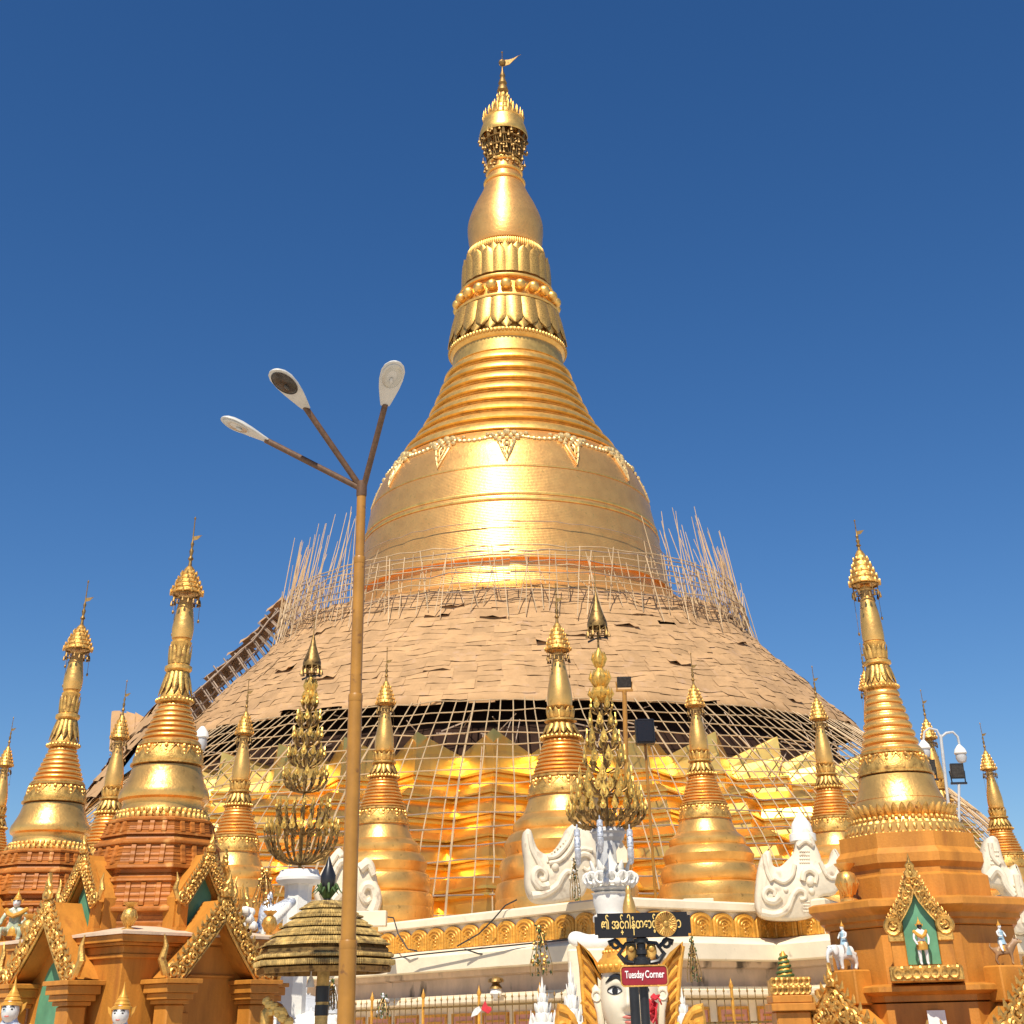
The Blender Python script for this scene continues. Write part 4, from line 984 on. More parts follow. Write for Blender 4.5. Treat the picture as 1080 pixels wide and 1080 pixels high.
# gabled porches turned 45 degrees either side
for sgn, hb in ((-1, 0), (1, 0)):
    f = RC + sgn * radians(43); Rz = Matrix.Rotation(f, 4, 'Z'); yf = 1.95
    za_ = z_on_axis(CX, CY - 2.0, 1030) - .1; zf = za_ - 1.15
    gable(t, f, yf, .60, zf, za_, 1.45, .34, .26, rng, OCHRE, fin=.9)
    PLAT = za_ + .24
    for sx in (-1, 1):
        b = MB(); b.m = Rz; b.bbox(sx * 1.25 - .15, -yf - .02, 0, sx * 1.25 + .15, -yf + .3, zf - .253, .02); b.build('porch_column', OCHRE, t, smooth=False)
        b = MB(); b.m = Rz
        for e, z0_, z1_ in ((.04, -.25, -.2), (.08, -.197, -.10), (.13, -.097, -.01)): b.bbox(sx * 1.25 - .15 - e, -yf - .02 - e, zf + z0_, sx * 1.25 + .15 + e, -yf + .3 + e, zf + z1_, .006)
        b.build('column_capital', OCHRE, t, smooth=False)
    b = MB(); b.m = Rz; b.prism([(-.80, 0), (-.80, zf + .1), (0, za_ - .25), (.80, zf + .1), (.80, 0)], -1.62, -1.4); b.build('porch_wall', OCHRE, t, smooth=False)
    b = MB(); b.m = Rz; arch_panel(b, .40, zf + .25, -1.64, -1.615, .75); b.build('arched_niche', GREEN, t, smooth=False)
    b = MB(); b.m = Rz; b.bbox(-.30, -yf + .16, za_ - .2, .30, -1.45, za_ + .24, .02); b.build('gable_platform', OCHRE, t, smooth=False)
for px_, py_ in ((894, 937), (1017, 931)):
    q = at(px_, py_, CY - .7); pot(t, q.x - CX, q.y - CY, zk + .15, .62, G_STUPA)
b = MB(); p = at(989, 1078, CY - 1.58); b.box(p.x - CX - .12, -1.56, p.z - .1, p.x - CX + .13, -1.545, p.z + .14); b.build('paper_notice', PAPER, t, smooth=False)
SHR_R = t
# carved gate post with a striped pinnacle left of the right-hand shrine
p = at(832, 1050, 22.54)
t = thing('carved_post', 'carved ochre post with a yellow-green spiral striped pinnacle, left of the ochre shrine', 'post', (p.x, p.y, 0))
zt_ = z_on_axis(p.x, p.y, 1050); b = MB(); b.bbox(-.25, -.25, 0, .25, .25, zt_ - .2, .02); b.bbox(-.32, -.32, zt_ - .197, .32, .32, zt_ - .1, .01); b.bbox(-.29, -.29, zt_ - .097, .29, .29, zt_, .01); b.build('shaft', OCHRE, t, smooth=False)
b = MB(); rng = random.Random(5)
b.box(-.27, -.20, zt_ + .003, .27, .2, zt_ + .2)
for i in range(7):
    for j in range(2): b.torus((-.24 + .08 * i, -.22, zt_ + .06 + .11 * j), .045, .02, 'y', 10, 5); b.sphere((-.2 + .08 * i, -.22, zt_ + .1 + .1 * j), .035, 6, 4)
b.build('carved_top', G_CARVE, t)
b = MB(); h = z_on_axis(p.x, p.y, 1003) - zt_ - .2
b.lathe([(.14, 0), (.12, h * .1), (.05, h * .85), (.015, h * 1.0)], 18, (-.02, 0, zt_ + .2)); b.build('pinnacle', G_PAINT, t)
b = MB(); b.tube([((.135 - .09 * i / 40) * cos(i * .85) - .02, (.135 - .09 * i / 40) * sin(i * .85), zt_ + .2 + h * .88 * i / 40) for i in range(41)], .022, 6); b.build('spiral_stripe', LEAFGREEN, t)
# ------------------------------------------------------------------ golden offering trees on white pedestals
def leaf_shape(b, p, out, h, w):
    """upright flame leaf at p facing direction out: a small three-lobed plate with thickness"""
    x, y, z = p; a = atan2(out[1], out[0]) + pi / 2
    old = b.m.copy(); b.m = old @ Matrix.Translation((x, y, z)) @ Matrix.Rotation(a, 4, 'Z')
    b.prism([(-.30 * w, 0), (-.62 * w, .20 * h), (-.50 * w, .40 * h), (-.36 * w, .40 * h), (-.40 * w, .62 * h), (-.2 * w, .70 * h), (0, h), (.2 * w, .70 * h), (.40 * w, .62 * h), (.36 * w, .40 * h), (.50 * w, .40 * h), (.62 * w, .20 * h), (.30 * w, 0)], -.012, .012)
    b.sphere((0, -.012, .3 * h), (.28 * w, .03, .22 * h), 6, 4)
    b.m = old
def offering_tree(label, px_base, py_base, Y, tiers, crown, tip, bulbs, seed, curve, leafm=G_TREE):
    """tiers: (py of the rim, half width px, number of arms, px depth of the bowl below the rim, leaf height px)"""
    rng = random.Random(seed); p = at(px_base, py_base, Y); t = thing('offering_tree', label, 'offering tree', tuple(p), 0, 'golden tiered offering trees')
    Z = lambda py: z_on_axis(p.x, Y, py) - p.z
    sc = lambda py: proj((p.x, Y, z_on_axis(p.x, Y, py)))[2] / F
    MB().tube([(0, 0, -.05), (0, 0, Z(crown[0]))], [.035, .02], 8).build('stem', G_OLD, t)
    for py, hw, n_, dp, lh in tiers:
        r = hw * sc(py); z = Z(py); dz = Z(py) - Z(py + dp); b = MB(); lhm = lh * sc(py); tier = None
        for k in range(n_):
            a = 2 * pi * (k + rng.uniform(-.12, .12)) / n_; c, s_ = cos(a), sin(a); r_ = r * rng.uniform(.93, 1.04)
            pts = [(.03 * c, .03 * s_, z - dz)]
            for q in range(1, 6):
                u = q / 5; ang = u * pi / 2; pts.append((r_ * sin(ang) ** curve * c, r_ * sin(ang) ** curve * s_, z - dz * cos(ang)))
            b.tube(pts, [.012] + [.014, .018, .022, .020, .012], 5)
            for q in (2, 3, 4, 5):
                if q < 4 and n_ < 14: continue
                v = pts[q]; b.sphere((v[0], v[1], v[2] + .01), (.030, .030, .04), 5, 4)
        tier = b.build('arm_bowl', G_OLD, t)
        b = MB()
        for k in range(n_):
            a = 2 * pi * k / n_; c, s_ = cos(a), sin(a); leaf_shape(b, (r * c, r * s_, z - lhm * .15), (c, s_), lhm * rng.uniform(.85, 1.1), lhm * .42)
            if lh > 15 and n_ > 11:
                a += pi / n_; c, s_ = cos(a), sin(a); leaf_shape(b, (r * .8 * c, r * .8 * s_, z + lhm * .35), (c, s_), lhm * .9, lhm * .4)
        b.build('leaf_ring', leafm, tier, smooth=False)
        for k in range(n_ // 2):
            pass
    b = MB()
    for py, hw, hh in bulbs:
        r = hw * sc(py); z = Z(py); h = hh * sc(py)
        b.lathe([(.01, z - h), (r * .55, z - h * .85), (r * .95, z - h * .35), (r, z), (r * .75, z + h * .35), (r * .35, z + h * .75), (.012, z + h)], 14)
        for j in range(8):
            a = 2 * pi * j / 8; b.tube([(r * .6 * cos(a), r * .6 * sin(a), z - h * .85), (r * 1.06 * cos(a), r * 1.06 * sin(a), z - .1 * h), (r * .92 * cos(a), r * .92 * sin(a), z + h * .55)], [.02, .035, .006], 5)
    b.build('lotus_bulb', leafm, t)
    # crown umbrella
    pyb, hw = crown; r = hw * sc(pyb); h = Z(pyb - hw * 3.6) - Z(pyb); z = Z(pyb); b = MB()
    b.lathe([(r, z), (r * 1.02, z + h * .10), (r * .93, z + h * .2), (r * .62, z + h * .42), (r * .34, z + h * .66), (r * .16, z + h * .9), (.012, z + h), (.006, Z(tip))], 20, cap=False)
    cr_ = b.build('umbrella_crown', G_OLD, t)
    b = MB()
    for j in range(9):
        a = 2 * pi * j / 9; x, y = r * cos(a), r * sin(a); b.tube([(x, y, z), (x * 1.05, y * 1.05, z - h * .20)], .012, 4); b.lathe([(.01, .06), (.03, .03), (.045, -.04)], 6, (x * 1.08, y * 1.08, z - h * .20))
        b.tube([(x, y, z), (x * .9, y * .9, z - h * .14), (r * .96 * cos(a + .7), r * .96 * sin(a + .7), z)], .010, 4)
    b.torus((0, 0, z - h * .16), r * .98, .015, 'z', 20, 4); b.build('bell_fringe', G_OLD, cr_)
    q = h * .55; b = MB(); b.prism([(-.02, z - h * .3), (-.5 * r * 2, z - h * .42), (-.52 * r * 2, z - h * .36), (0, z - h * .26), (.5 * r * 2, z - h * .26), (.5 * r * 2, z - h * .34), (.4 * r * 2, z - h * .30)], -.01, .01); b.build('weather_vane', BLACK, cr_)
    return t, p
T2, p2 = offering_tree('fuller golden offering tree crowded with upright flame leaves, above the black sign', 641, 872, 27.6,
    [(746, 11, 6, 8, 13), (764, 14, 7, 9, 15), (783, 17, 8, 10, 17), (803, 22, 9, 12, 18), (824, 28, 11, 14, 18), (843, 37, 15, 22, 17), (856, 42, 22, 20, 13)], (662, 10.5), 585,
    [(694, 6.5, 11), (714, 10, 12), (731, 12, 10)], 3, .9)
T1, p1 = offering_tree('sparser golden offering tree of open arm bowls, left of the yellow lamp post', 316, 917, 27.6,
    [(742, 8, 7, 8, 12), (759, 12, 8, 9, 12), (777, 15, 10, 11, 12), (797, 19, 12, 13, 12), (819, 23, 14, 17, 12), (852, 28, 18, 28, 10), (876, 38, 26, 36, 13)], (703, 9.5), 652,
    [(722, 6, 10), (733, 7, 8)], 8, .85)
def pedestal(label, p, parts):
    t = thing('pedestal', label, 'pedestal', (p.x, p.y, 0)); return t
k = proj(tuple(p2))[2] / F; Z2 = lambda py: z_on_axis(p2.x, p2.y, py)
t = thing('white_pedestal', 'white pedestal with grey octagonal shaft and lotus curls, under the fuller offering tree', 'pedestal', (p2.x, p2.y, 0), 0, 'white pedestals of the offering trees')
b = MB(); b.lathe([(14 * k, Z2(930)), (14 * k, Z2(888)), (17 * k, Z2(884)), (18 * k, Z2(880)), (20 * k, Z2(878)), (18 * k, Z2(874)), (5 * k, p2.z)], 8, rot=.2); b.build('shaft', GREY, t, smooth=False)
b = MB(); b.lathe([(16 * k, Z2(941)), (21 * k, Z2(938)), (19 * k, Z2(934)), (17 * k, Z2(922)), (14.5 * k, Z2(914))], 24)
petal_ring(b, 15 * k, Z2(936), 25 * k, Z2(921), 12, .12, .95, 5, 5, 3); petal_ring(b, 15 * k, Z2(930), 21 * k, Z2(908), 10, .14, .9, 5, 5, 3, ph=.3)
rng = random.Random(4)
for j in range(12):
    a = 2 * pi * j / 12; r = 23 * k; b.torus((r * cos(a), r * sin(a), Z2(927)), 5 * k, 1.7 * k, 'y', 10, 5); b.sphere((r * .98 * cos(a + .25), r * .98 * sin(a + .25), Z2(932)), 4 * k, 8, 6)
b.prism([(-3 * k, Z2(925)), (-7 * k, Z2(915)), (-3.5 * k, Z2(909)), (0, Z2(898)), (3.5 * k, Z2(909)), (7 * k, Z2(915)), (3 * k, Z2(925))], -22 * k, -15 * k, .03)
b.build('lotus_ornament', WHITE, t)
b = MB(); b.lathe([(17 * k, 0), (17 * k, Z2(975)), (20 * k, Z2(972)), (20 * k, Z2(966)), (16 * k, Z2(964)), (19 * k, Z2(952)), (19 * k, Z2(944)), (21 * k, Z2(942)), (12 * k, Z2(940))], 24); b.build('base', WHITE, t)
b = MB(); p = at(657, 897, 27.02)
b.prism([(p.x - p2.x - .10, Z2(912)), (p.x - p2.x - .11, Z2(900)), (p.x - p2.x, Z2(889)), (p.x - p2.x + .1, Z2(900)), (p.x - p2.x + .09, Z2(912))], -17.5 * k, -12 * k); b.build('cream_panel', CREAM, t)
k = proj(tuple(p1))[2] / F; Z1 = lambda py: z_on_axis(p1.x, p1.y, py)
t = thing('white_pedestal', 'white pedestal bowl with mirrored rim on an eight-sided shaft, under the sparser offering tree', 'pedestal', (p1.x, p1.y, 0), 0, 'white pedestals of the offering trees')
b = MB(); b.lathe([(14 * k, 0), (14 * k, Z1(940)), (15 * k, Z1(934)), (23 * k, Z1(929)), (24 * k, Z1(926))], 8, rot=.15); b.build('shaft', WHITE, t, smooth=False)
b = MB(); b.lathe([(20 * k, Z1(933)), (24 * k, Z1(929)), (24 * k, Z1(926)), (21 * k, Z1(922)), (20 * k, Z1(918)), (6 * k, p1.z)], 32); b.build('bowl', WHITE, t)
b = MB(); b.lathe([(19.8 * k, Z1(927.5)), (21.6 * k, Z1(926)), (20.6 * k, Z1(920)), (18 * k, Z1(919))], 10); b.build('mirror_rim', SILVER, t, smooth=False)
# mirrored white naga leaning on it
p = at(287, 968, 26.68); t = thing('mosaic_naga', 'small white and silver mosaic serpent guardian leaning on the pedestal of the sparser offering tree', 'statue', (p.x, p.y, p.z))
q = lambda px, py, Y=26.7: tuple(at(px, py, Y) - p)
b = MB()
skin('body', [(*q(272, 985), .13), (*q(283, 972), .16), (*q(293, 962), .17), (*q(302, 954, 26.8), .12), (*q(312, 950, 26.9), .06), (*q(279, 958), .12), (*q(284, 948), .07), (*q(287, 940), .03), (*q(273, 976, 26.5), .10)], [(0, 1), (1, 2), (2, 3), (3, 4), (1, 5), (5, 6), (6, 7), (0, 8)], SILVER, t)
b = MB()
for i in range(16): v = Vector(q(274 + i * 2.0, 984 - i * 1.9, 26.55)); b.sphere((v.x, v.y, v.z), (.06, .04, .07), 6, 4)
b.build('crest', WHITE, t)
b = MB(); b.lathe([(.22, -p.z), (.22, -.45), (.3, -.40), (.3, -.28), (.1, -.25)], 16, (q(280, 975)[0], 0, 0)); b.build('plinth', WHITE, t)

# ------------------------------------------------------------------ silver tassels and garlands hanging from the right tree
for px_, y0_, y1_, lab in ((610, 874, 913, 'silver tube tassel hanging left of the grey pedestal shaft'), (634, 864, 900, 'silver tube tassel hanging in front of the grey pedestal shaft'), (666, 874, 912, 'silver tube tassel hanging right of the grey pedestal shaft')):
    a, c = at(px_, y0_, 26.79), at(px_, y1_, 26.79); L = a.z - c.z
    b = MB(); b.lathe([(.012, L * 1.12), (.015, L * 1.0), (.055, L * .97), (.06, L * .80), (.045, L * .78), (.06, L * .74), (.06, L * .5), (.045, L * .48), (.06, L * .45), (.058, L * .2), (.05, L * .18), (.045, L * .06), (.015, 0)], 12)
    o = b.build('hanging_tassel', SILVER); o.location = c; tag(o, lab, 'tassel', 'silver tassels under the offering tree')
def garland(px_, y0_, y1_, Y, w, label, m1, m2, seed, n=60, name='hanging_garland'):
    rng = random.Random(seed); a, c = at(px_, y0_, Y), at(px_, y1_, Y); L = a.z - c.z; t = thing(name, label, 'garland', tuple(c))
    b = MB(); b.tube([(0, 0, L), (0, 0, L * .1)], .012, 5); b.torus((0, 0, L * .62), w * .5, .012, 'z', 12, 4)
    for j in range(6):
        al = 2 * pi * j / 6; b.tube([(0, 0, L * .9), (w * .5 * cos(al), w * .5 * sin(al), L * .62), (w * .9 * cos(al), w * .9 * sin(al), L * .25), (w * .9 * cos(al), w * .9 * sin(al), 0.02)], .010, 4)
    b.build('cord', G_OLD, t); b = MB()
    for k in range(n):
        al = rng.random() * 6.28; z = L * rng.random(); r = w * rng.uniform(.2, 1) * (1 - .6 * z / L); s_ = w * rng.uniform(.10, .22)
        b.m = Matrix.Translation((r * cos(al), r * sin(al), z)) @ Matrix.Rotation(rng.random() * 6, 4, 'X') @ Matrix.Rotation(rng.random() * 6, 4, 'Z')
        b.prism([(-s_ * .5, 0), (0, s_), (s_ * .5, 0), (0, -s_)], -.008, .008)
    b.build('leaves', m1, t, smooth=False); b = MB()
    for k in range(n // 3):
        al = rng.random() * 6.28; z = L * rng.random(); r = w * rng.uniform(.2, 1) * (1 - .6 * z / L); b.sphere((r * cos(al), r * sin(al), z), w * rng.uniform(.10, .2), 6, 4)
    b.build('flowers', m2, t); return t
garland(607, 905, 950, 28.29, .11, 'green leafy garland hanging beside the white scroll sculpture and pedestal', LEAFGREEN, FIGWHITE, 1, 70)
garland(571, 975, 1030, 32.2, .26, 'dark leafy flower ornament hanging in front of the terrace ledge, left of the sphinx statue', LEAFGREEN, G_CARVE, 2, 60)
garland(733, 988, 1037, 27.6, .14, 'dark leafy flower ornament hanging right of the black sign', LEAFGREEN, G_OLD, 3, 60)
garland(277, 915, 958, 25.87, .20, 'gold and green flower ornament hanging left of the white pedestal bowl', G_CARVE, G_CARVE, 4, 60)
garland(349, 1032, 1066, 21.27, .09, 'dark leafy garland hanging under the tiled canopy beside its striped post', LEAFGREEN, FIGWHITE, 5, 50)
garland(404, 1048, 1074, 34.5, .2, 'small green garland hanging on the fence just right of the lamp post', LEAFGREEN, FIGWHITE, 6, 40)

# ------------------------------------------------------------------ three-headed lamp post
LY = 15.5
pt = at(381.5, 514, LY); pb = at(364.5, 1086, LY); dx = (pt.x - pb.x) / (pt.z - pb.z)
base = Vector((pb.x - dx * pb.z, LY, 0)); lean = atan2(dx, 1)
t = thing('lamp_post', 'tall ochre street lamp post with three grey lamp heads on splayed rusty arms', 'street lamp', tuple(base))
H = pt.z; kk = proj(tuple(pt))[2] / F
ax = lambda z: (dx * z, 0, z)
r1, r2 = 5.2 * kk, 8.6 * proj(tuple(at(368, 980, LY)))[2] / F
zj1, zj2, zj3 = z_on_axis(base.x, LY, 995), z_on_axis(base.x, LY, 735), z_on_axis(base.x, LY, 590)
b = MB()
b.tube([ax(0), ax(zj1)], r2 * 1.06, 20); b.tube([ax(zj1 + .004), ax(zj2)], r2 * .93, 20); b.tube([ax(zj2 + .004), ax(zj3)], r2 * .80, 20); b.tube([ax(zj3 + .004), ax(H)], r2 * .66, 20)
b.build('pole', OCHRE_POST, t)
b = MB()
for z, r in ((zj1, r2 * 1.09), (zj2, r2 * .97), (zj3, r2 * .84)): MB().tube([ax(z - .05), ax(z - .045), ax(z + .02), ax(z + .03)], [r * .98, r, r, r * .95], 20).build('collar', OCHRE_POST, t)
b.tube([ax(H - .12), ax(H - .1), ax(H + .06), ax(H + .08)], [r2 * .7, r2 * .76, r2 * .76, r2 * .5], 16); b.build('collar', RUST, t)
def lamp_head(ps, pe, wpx, ref, lens):
    """ps = stalk end, pe = far end (place points); head is a flattened pod with its glass facing down"""
    d = (pe - ps); L = d.length; d.normalize(); side = d.cross(Vector((0, 0, 1))).normalized()
    up = side.cross(d).normalized()
    R = Matrix((d, side, up)).transposed().to_4x4(); M = Matrix.Translation(ps - base) @ R; w = wpx
    sec = [(0, .36, .35), (.06, .45, .45), (.2, .62, .6), (.4, .84, .85), (.6, .98, 1), (.78, .98, .95), (.9, .80, .75), (.97, .5, .45), (1.0, .2, .2)]
    b = MB(); b.m = M; rows = []
    for x, ww, hh in sec:
        rows.append([(x * L, w * ww * cos(a), w * .52 * hh * (sin(a) if sin(a) > 0 else .16 * sin(a))) for a in [2 * pi * j / 20 for j in range(20)]])
    b.grid(rows, True, True, True); h = b.build('lamp_head', LAMPGREY, t, ang=50)
    b = MB(); b.m = M; rows = []
    for s_ in (1.0, .86): rows.append([(L * .68 + L * .26 * s_ * cos(a), w * .82 * s_ * sin(a), -w * (.085 + .05 * (s_ < 1))) for a in [2 * pi * j / 24 for j in range(24)]])
    rows.append([(L * .68 + L * .02 * cos(a), w * .1 * sin(a), -w * (.02 if lens is REFLECT else .14)) for a in [2 * pi * j / 24 for j in range(24)]])
    b.grid(rows, True, False, True); b.build('lens', lens, h)
    b = MB(); b.m = M; b.torus((0, 0, 0), 1, .05, 'z', 28, 6); b.v = []; b.f = []
    pts = [M @ Vector((L * .68 + L * .265 * cos(a), w * .84 * sin(a), -w * .09)) for a in [2 * pi * j / 28 for j in range(29)]]
    b.m = Matrix.Identity(4); b.tube(pts, w * .045, 6); b.m = M; b.sphere((L * .60, 0, -w * .17), (L * .07, w * .16, w * .14), 8, 6); b.build('lens_rim', DARKLENS if lens is not REFLECT else LAMPGREY, h)
    return h
for (jx, jy), (sx, sy), (ex, ey), Y0_, Y1_, wpx, lens in (((378, 514), (282, 465), (233, 441), LY - .1, LY - .35, 12.5, REFLECT), ((379, 512), (323, 431), (289, 390), LY - .35, LY - 1.15, 14.0, DARKLENS), ((384, 512), (406, 428), (417, 381), LY - .5, LY - 1.2, 13.5, REFLECT)):
    a, s_, e = at(jx, jy, LY), at(sx, sy, Y0_), at(ex, ey, Y1_)
    b = MB(); b.tube([a - base, s_ - base + (s_ - a) * .02], kk * 3.2, 10); b.build('arm', RUST, t)
    lamp_head(s_, e, wpx * kk * .95, None, lens)

# ------------------------------------------------------------------ tiled canopy on a striped post
UY = 20.1
p = at(341, 1030, UY); X0 = p.x; Zu = lambda py: z_on_axis(X0, UY, py); k = proj(tuple(p))[2] / F
t = thing('tiled_canopy', 'eight-sided canopy of gilded scale tiles on a black striped post, behind the yellow lamp post', 'canopy', (X0, UY, 0))
NS = 8; rot = radians(-5)
zt0, ze0 = Zu(951), Zu(1000); Rr = 70 * k; tiers_n = 5
def roofR(u): return Rr * (.27 + .73 * u)
b = MB(); und = MB()
for i in range(tiers_n):
    u0, u1 = i / tiers_n, (i + 1) / tiers_n; za, zb_ = zt0 + (ze0 - zt0) * u0, zt0 + (ze0 - zt0) * u1
    for s_ in range(NS):
        a0, a1 = 2 * pi * s_ / NS + rot, 2 * pi * (s_ + 1) / NS + rot
        c0, c1 = Vector((cos(a0), sin(a0), 0)), Vector((cos(a1), sin(a1), 0))
        n_ = max(3, int(5 + 3.0 * (i + 1)))
        for r_ in range(2):
            v0, v1 = u0 + (u1 - u0) * r_ / 2, u0 + (u1 - u0) * (r_ + 1.25) / 2
            for j in range(n_):
                f0, f1 = (j + .03) / n_, (j + .97) / n_
                def PT(v, f, o): 
                    q = c0.lerp(c1, f) * roofR(min(v, 1.02)); return (q.x, q.y, zt0 + (ze0 - zt0) * v + o)
                o0, o1 = .003, .022 + .022 * r_; fm = (f0 + f1) / 2
                vs = [PT(v0, f0, o0), PT(v0, f1, o0), PT(v1 - .012, f1, o1), PT(v1 + .006, fm + (f1 - fm) * .5, o1 + .01), PT(v1 + .006, fm - (fm - f0) * .5, o1 + .01), PT(v1 - .012, f0, o1)]
                b.add(vs + [(x, y, z - .018) for x, y, z in vs], [(0, 1, 2, 3, 4, 5), (2, 8, 9, 3), (3, 9, 10, 4), (4, 10, 11, 5)])
b.build('scale_tiles', THATCH, t, smooth=False)
b = MB(); b.lathe([(.02, zt0 - .0), (Rr * .25, zt0 - .02), (Rr * .985, ze0 - .03), (Rr * .985, ze0 - .06), (.1, ze0 - .06)], NS, rot=rot); b.build('roof_deck', G_OLD, t, smooth=False)
b = MB(); zf1, zf0 = ze0 - .065, Zu(1027)
b.lathe([(Rr * 1.03, zf1), (Rr * 1.05, zf1 - .02), (Rr * 1.05, zf1 - .06), (Rr * 1.0, zf1 - .07), (Rr * 1.09, zf1 - .10), (Rr * 1.09, zf1 - .14), (Rr * .98, zf1 - .15), (Rr * 1.04, zf1 - .17), (Rr * 1.02, zf0), (Rr * .95, zf0), (Rr * .95, zf1)], NS, rot=rot, cap=False); b.build('eave_board', G_OLD, t, smooth=False)
b = MB()
for s_ in range(NS):
    a0, a1 = 2 * pi * s_ / NS + rot, 2 * pi * (s_ + 1) / NS + rot
    for j in range(26):
        q = Vector((cos(a0), sin(a0))).lerp(Vector((cos(a1), sin(a1))), (j + .5) / 26) * Rr
        b.sphere((q.x * 1.075, q.y * 1.075, zf1 - .12), (.022, .022, .035), 5, 4); b.sphere((q.x * 1.055, q.y * 1.055, zf1 - .04), (.02, .02, .025), 5, 4)
b.build('eave_beads', THATCH, t)
b = MB(); b.tube([(0, 0, 0), (0, 0, ze0)], .085, 14); b.build('post', THATCH, t)
for zq_, h_ in ((Zu(1040), .18), (Zu(1060), .12), (Zu(1085), .25)):
    MB().tube([(0, 0, zq_ - h_), (0, 0, zq_)], .093, 14).build('black_stripe', BLACK, t)
b = MB(); b.lathe([(.02, zt0 - .05), (.06, zt0), (.03, zt0 + .08), (.10, zt0 + .2), (.105, zt0 + .32), (.05, zt0 + .44), (.008, zt0 + .56)], 14)
b.build('finial', BLACK, t)
b = MB(); rng = random.Random(2)
for j in range(14):
    a = 2 * pi * j / 14; b.tube([(.03 * cos(a), .03 * sin(a), zt0 + .04), (.14 * cos(a), .14 * sin(a), zt0 + .16 + .05 * (j % 2)), (.21 * cos(a), .21 * sin(a), zt0 + .10)], [.02, .018, .004], 5)
b.build('finial_leaves', LEAFGREEN, t)
b = MB(); b.lathe([(.01, .10), (.015, .09), (.035, .05), (.05, -.02), (.055, -.04)], 10, (-.12, -.3, zf0 - .12)); b.tube([(-.12, -.3, zf0 - .03), (-.12, -.3, zf0 + .1)], .008, 4); b.build('hanging_bell', FIGWHITE, t)

# ------------------------------------------------------------------ white makara scroll sculptures on the terrace
def makara(label, outline, scale, org, Y, scroll, beads, rz=0.0, m=WHITE_CREAM, depth=.75, flip=False):
    pts = [at(org[0] + x / scale, org[1] + y / scale, Y) for x, y in outline]; b0 = at(*((org[0] + sum(x for x, y in outline) / len(outline) / scale, org[1] + max(y for x, y in outline) / scale)), Y)
    t = thing('makara_sculpture', label, 'sculpture', (b0.x, Y, b0.z), rz, 'white scroll sculptures on the terrace wall')
    loc = lambda x, y: ((at(org[0] + x / scale, org[1] + y / scale, Y) - b0).x, (at(org[0] + x / scale, org[1] + y / scale, Y) - b0).z)
    b = MB(); sm = [loc(x, y) for x, y in outline]; n = len(sm); fine = []
    for i in range(n):
        a, p, q, d = (Vector(sm[i - 1]), Vector(sm[i]), Vector(sm[(i + 1) % n]), Vector(sm[(i + 2) % n]))
        for k_ in range(3):
            t_ = k_ / 3; v = .5 * ((2 * p) + (q - a) * t_ + (2 * a - 5 * p + 4 * q - d) * t_ * t_ + (3 * p - a - 3 * q + d) * t_ ** 3); fine.append((v.x, v.y))
    b.prism(fine, -depth / 2, depth / 2, .08); body = b.build('body', m, t, ang=50)
    b = MB()
    for pts_, r0, r1 in scroll:
        L = [Vector((*[loc(x, y)[0]], -depth / 2 - .02, loc(x, y)[1])) for x, y in pts_]
        P_ = [L[0] * 2 - L[1]] + L + [L[-1] * 2 - L[-2]]; out = []
        for i in range(1, len(P_) - 2):
            a, p, q, d = P_[i - 1:i + 3]
            for k_ in range(5): t_ = k_ / 5; out.append(.5 * ((2 * p) + (q - a) * t_ + (2 * a - 5 * p + 4 * q - d) * t_ * t_ + (3 * p - a - 3 * q + d) * t_ ** 3))
        out.append(P_[-2]); b.tube(out, [1.35 * (r0 + (r1 - r0) * i / (len(out) - 1)) for i in range(len(out))], 8)
    for x, y, r in beads: l_ = loc(x, y); b.sphere((l_[0], -depth / 2, l_[1]), (r, r * .8, r), 10, 7)
    b.build('carved_scroll', m, t)
    # plinth to the coping
    return t
out1 = [(118, 350), (138, 352), (150, 390), (165, 422), (195, 440), (228, 425), (258, 385), (280, 340), (310, 318), (345, 318), (372, 350), (392, 410), (395, 470), (370, 520), (350, 570), (330, 600), (280, 612), (225, 622), (165, 622), (135, 598), (122, 550), (122, 480), (112, 400)]
scr1 = [([(205, 560), (175, 565), (150, 540), (150, 510), (170, 495), (192, 510), (190, 535), (172, 540)], .10, .05), ([(140, 600), (190, 590), (235, 560), (255, 525), (275, 505), (292, 515), (285, 535)], .09, .04), ([(200, 455), (235, 445), (275, 400), (300, 345)], .05, .05), ([(205, 475), (250, 462), (290, 415), (312, 355)], .05, .05), ([(305, 470), (330, 440), (360, 445), (375, 475), (355, 500), (335, 490)], .07, .04), ([(295, 500), (300, 450), (330, 420), (370, 425)], .06, .05), ([(130, 365), (140, 420), (165, 470), (180, 500)], .05, .07)]
bd1 = [(228 , 488, .12), (228, 488, .06)] + [(200 + 11 * i, 470 - 8.5 * i, .045) for i in range(9)] + [(215 + 11 * i, 438 - 10 * i, .035) for i in range(7)]
mk = makara('white scroll sculpture with a curled trunk, left of the fuller offering tree pedestal', out1, 3.6, (520, 780), 43.24, scr1, bd1, radians(8))
mk_z = mk.location.z
out2 = [(75, 470), (95, 428), (115, 432), (125, 480), (150, 486), (180, 460), (205, 428), (215, 372), (240, 340), (268, 360), (282, 400), (300, 440), (312, 478), (335, 468), (352, 420), (372, 440), (385, 478), (376, 540), (358, 590), (300, 604), (296, 660), (250, 684), (150, 688), (85, 676), (62, 640), (62, 560)]
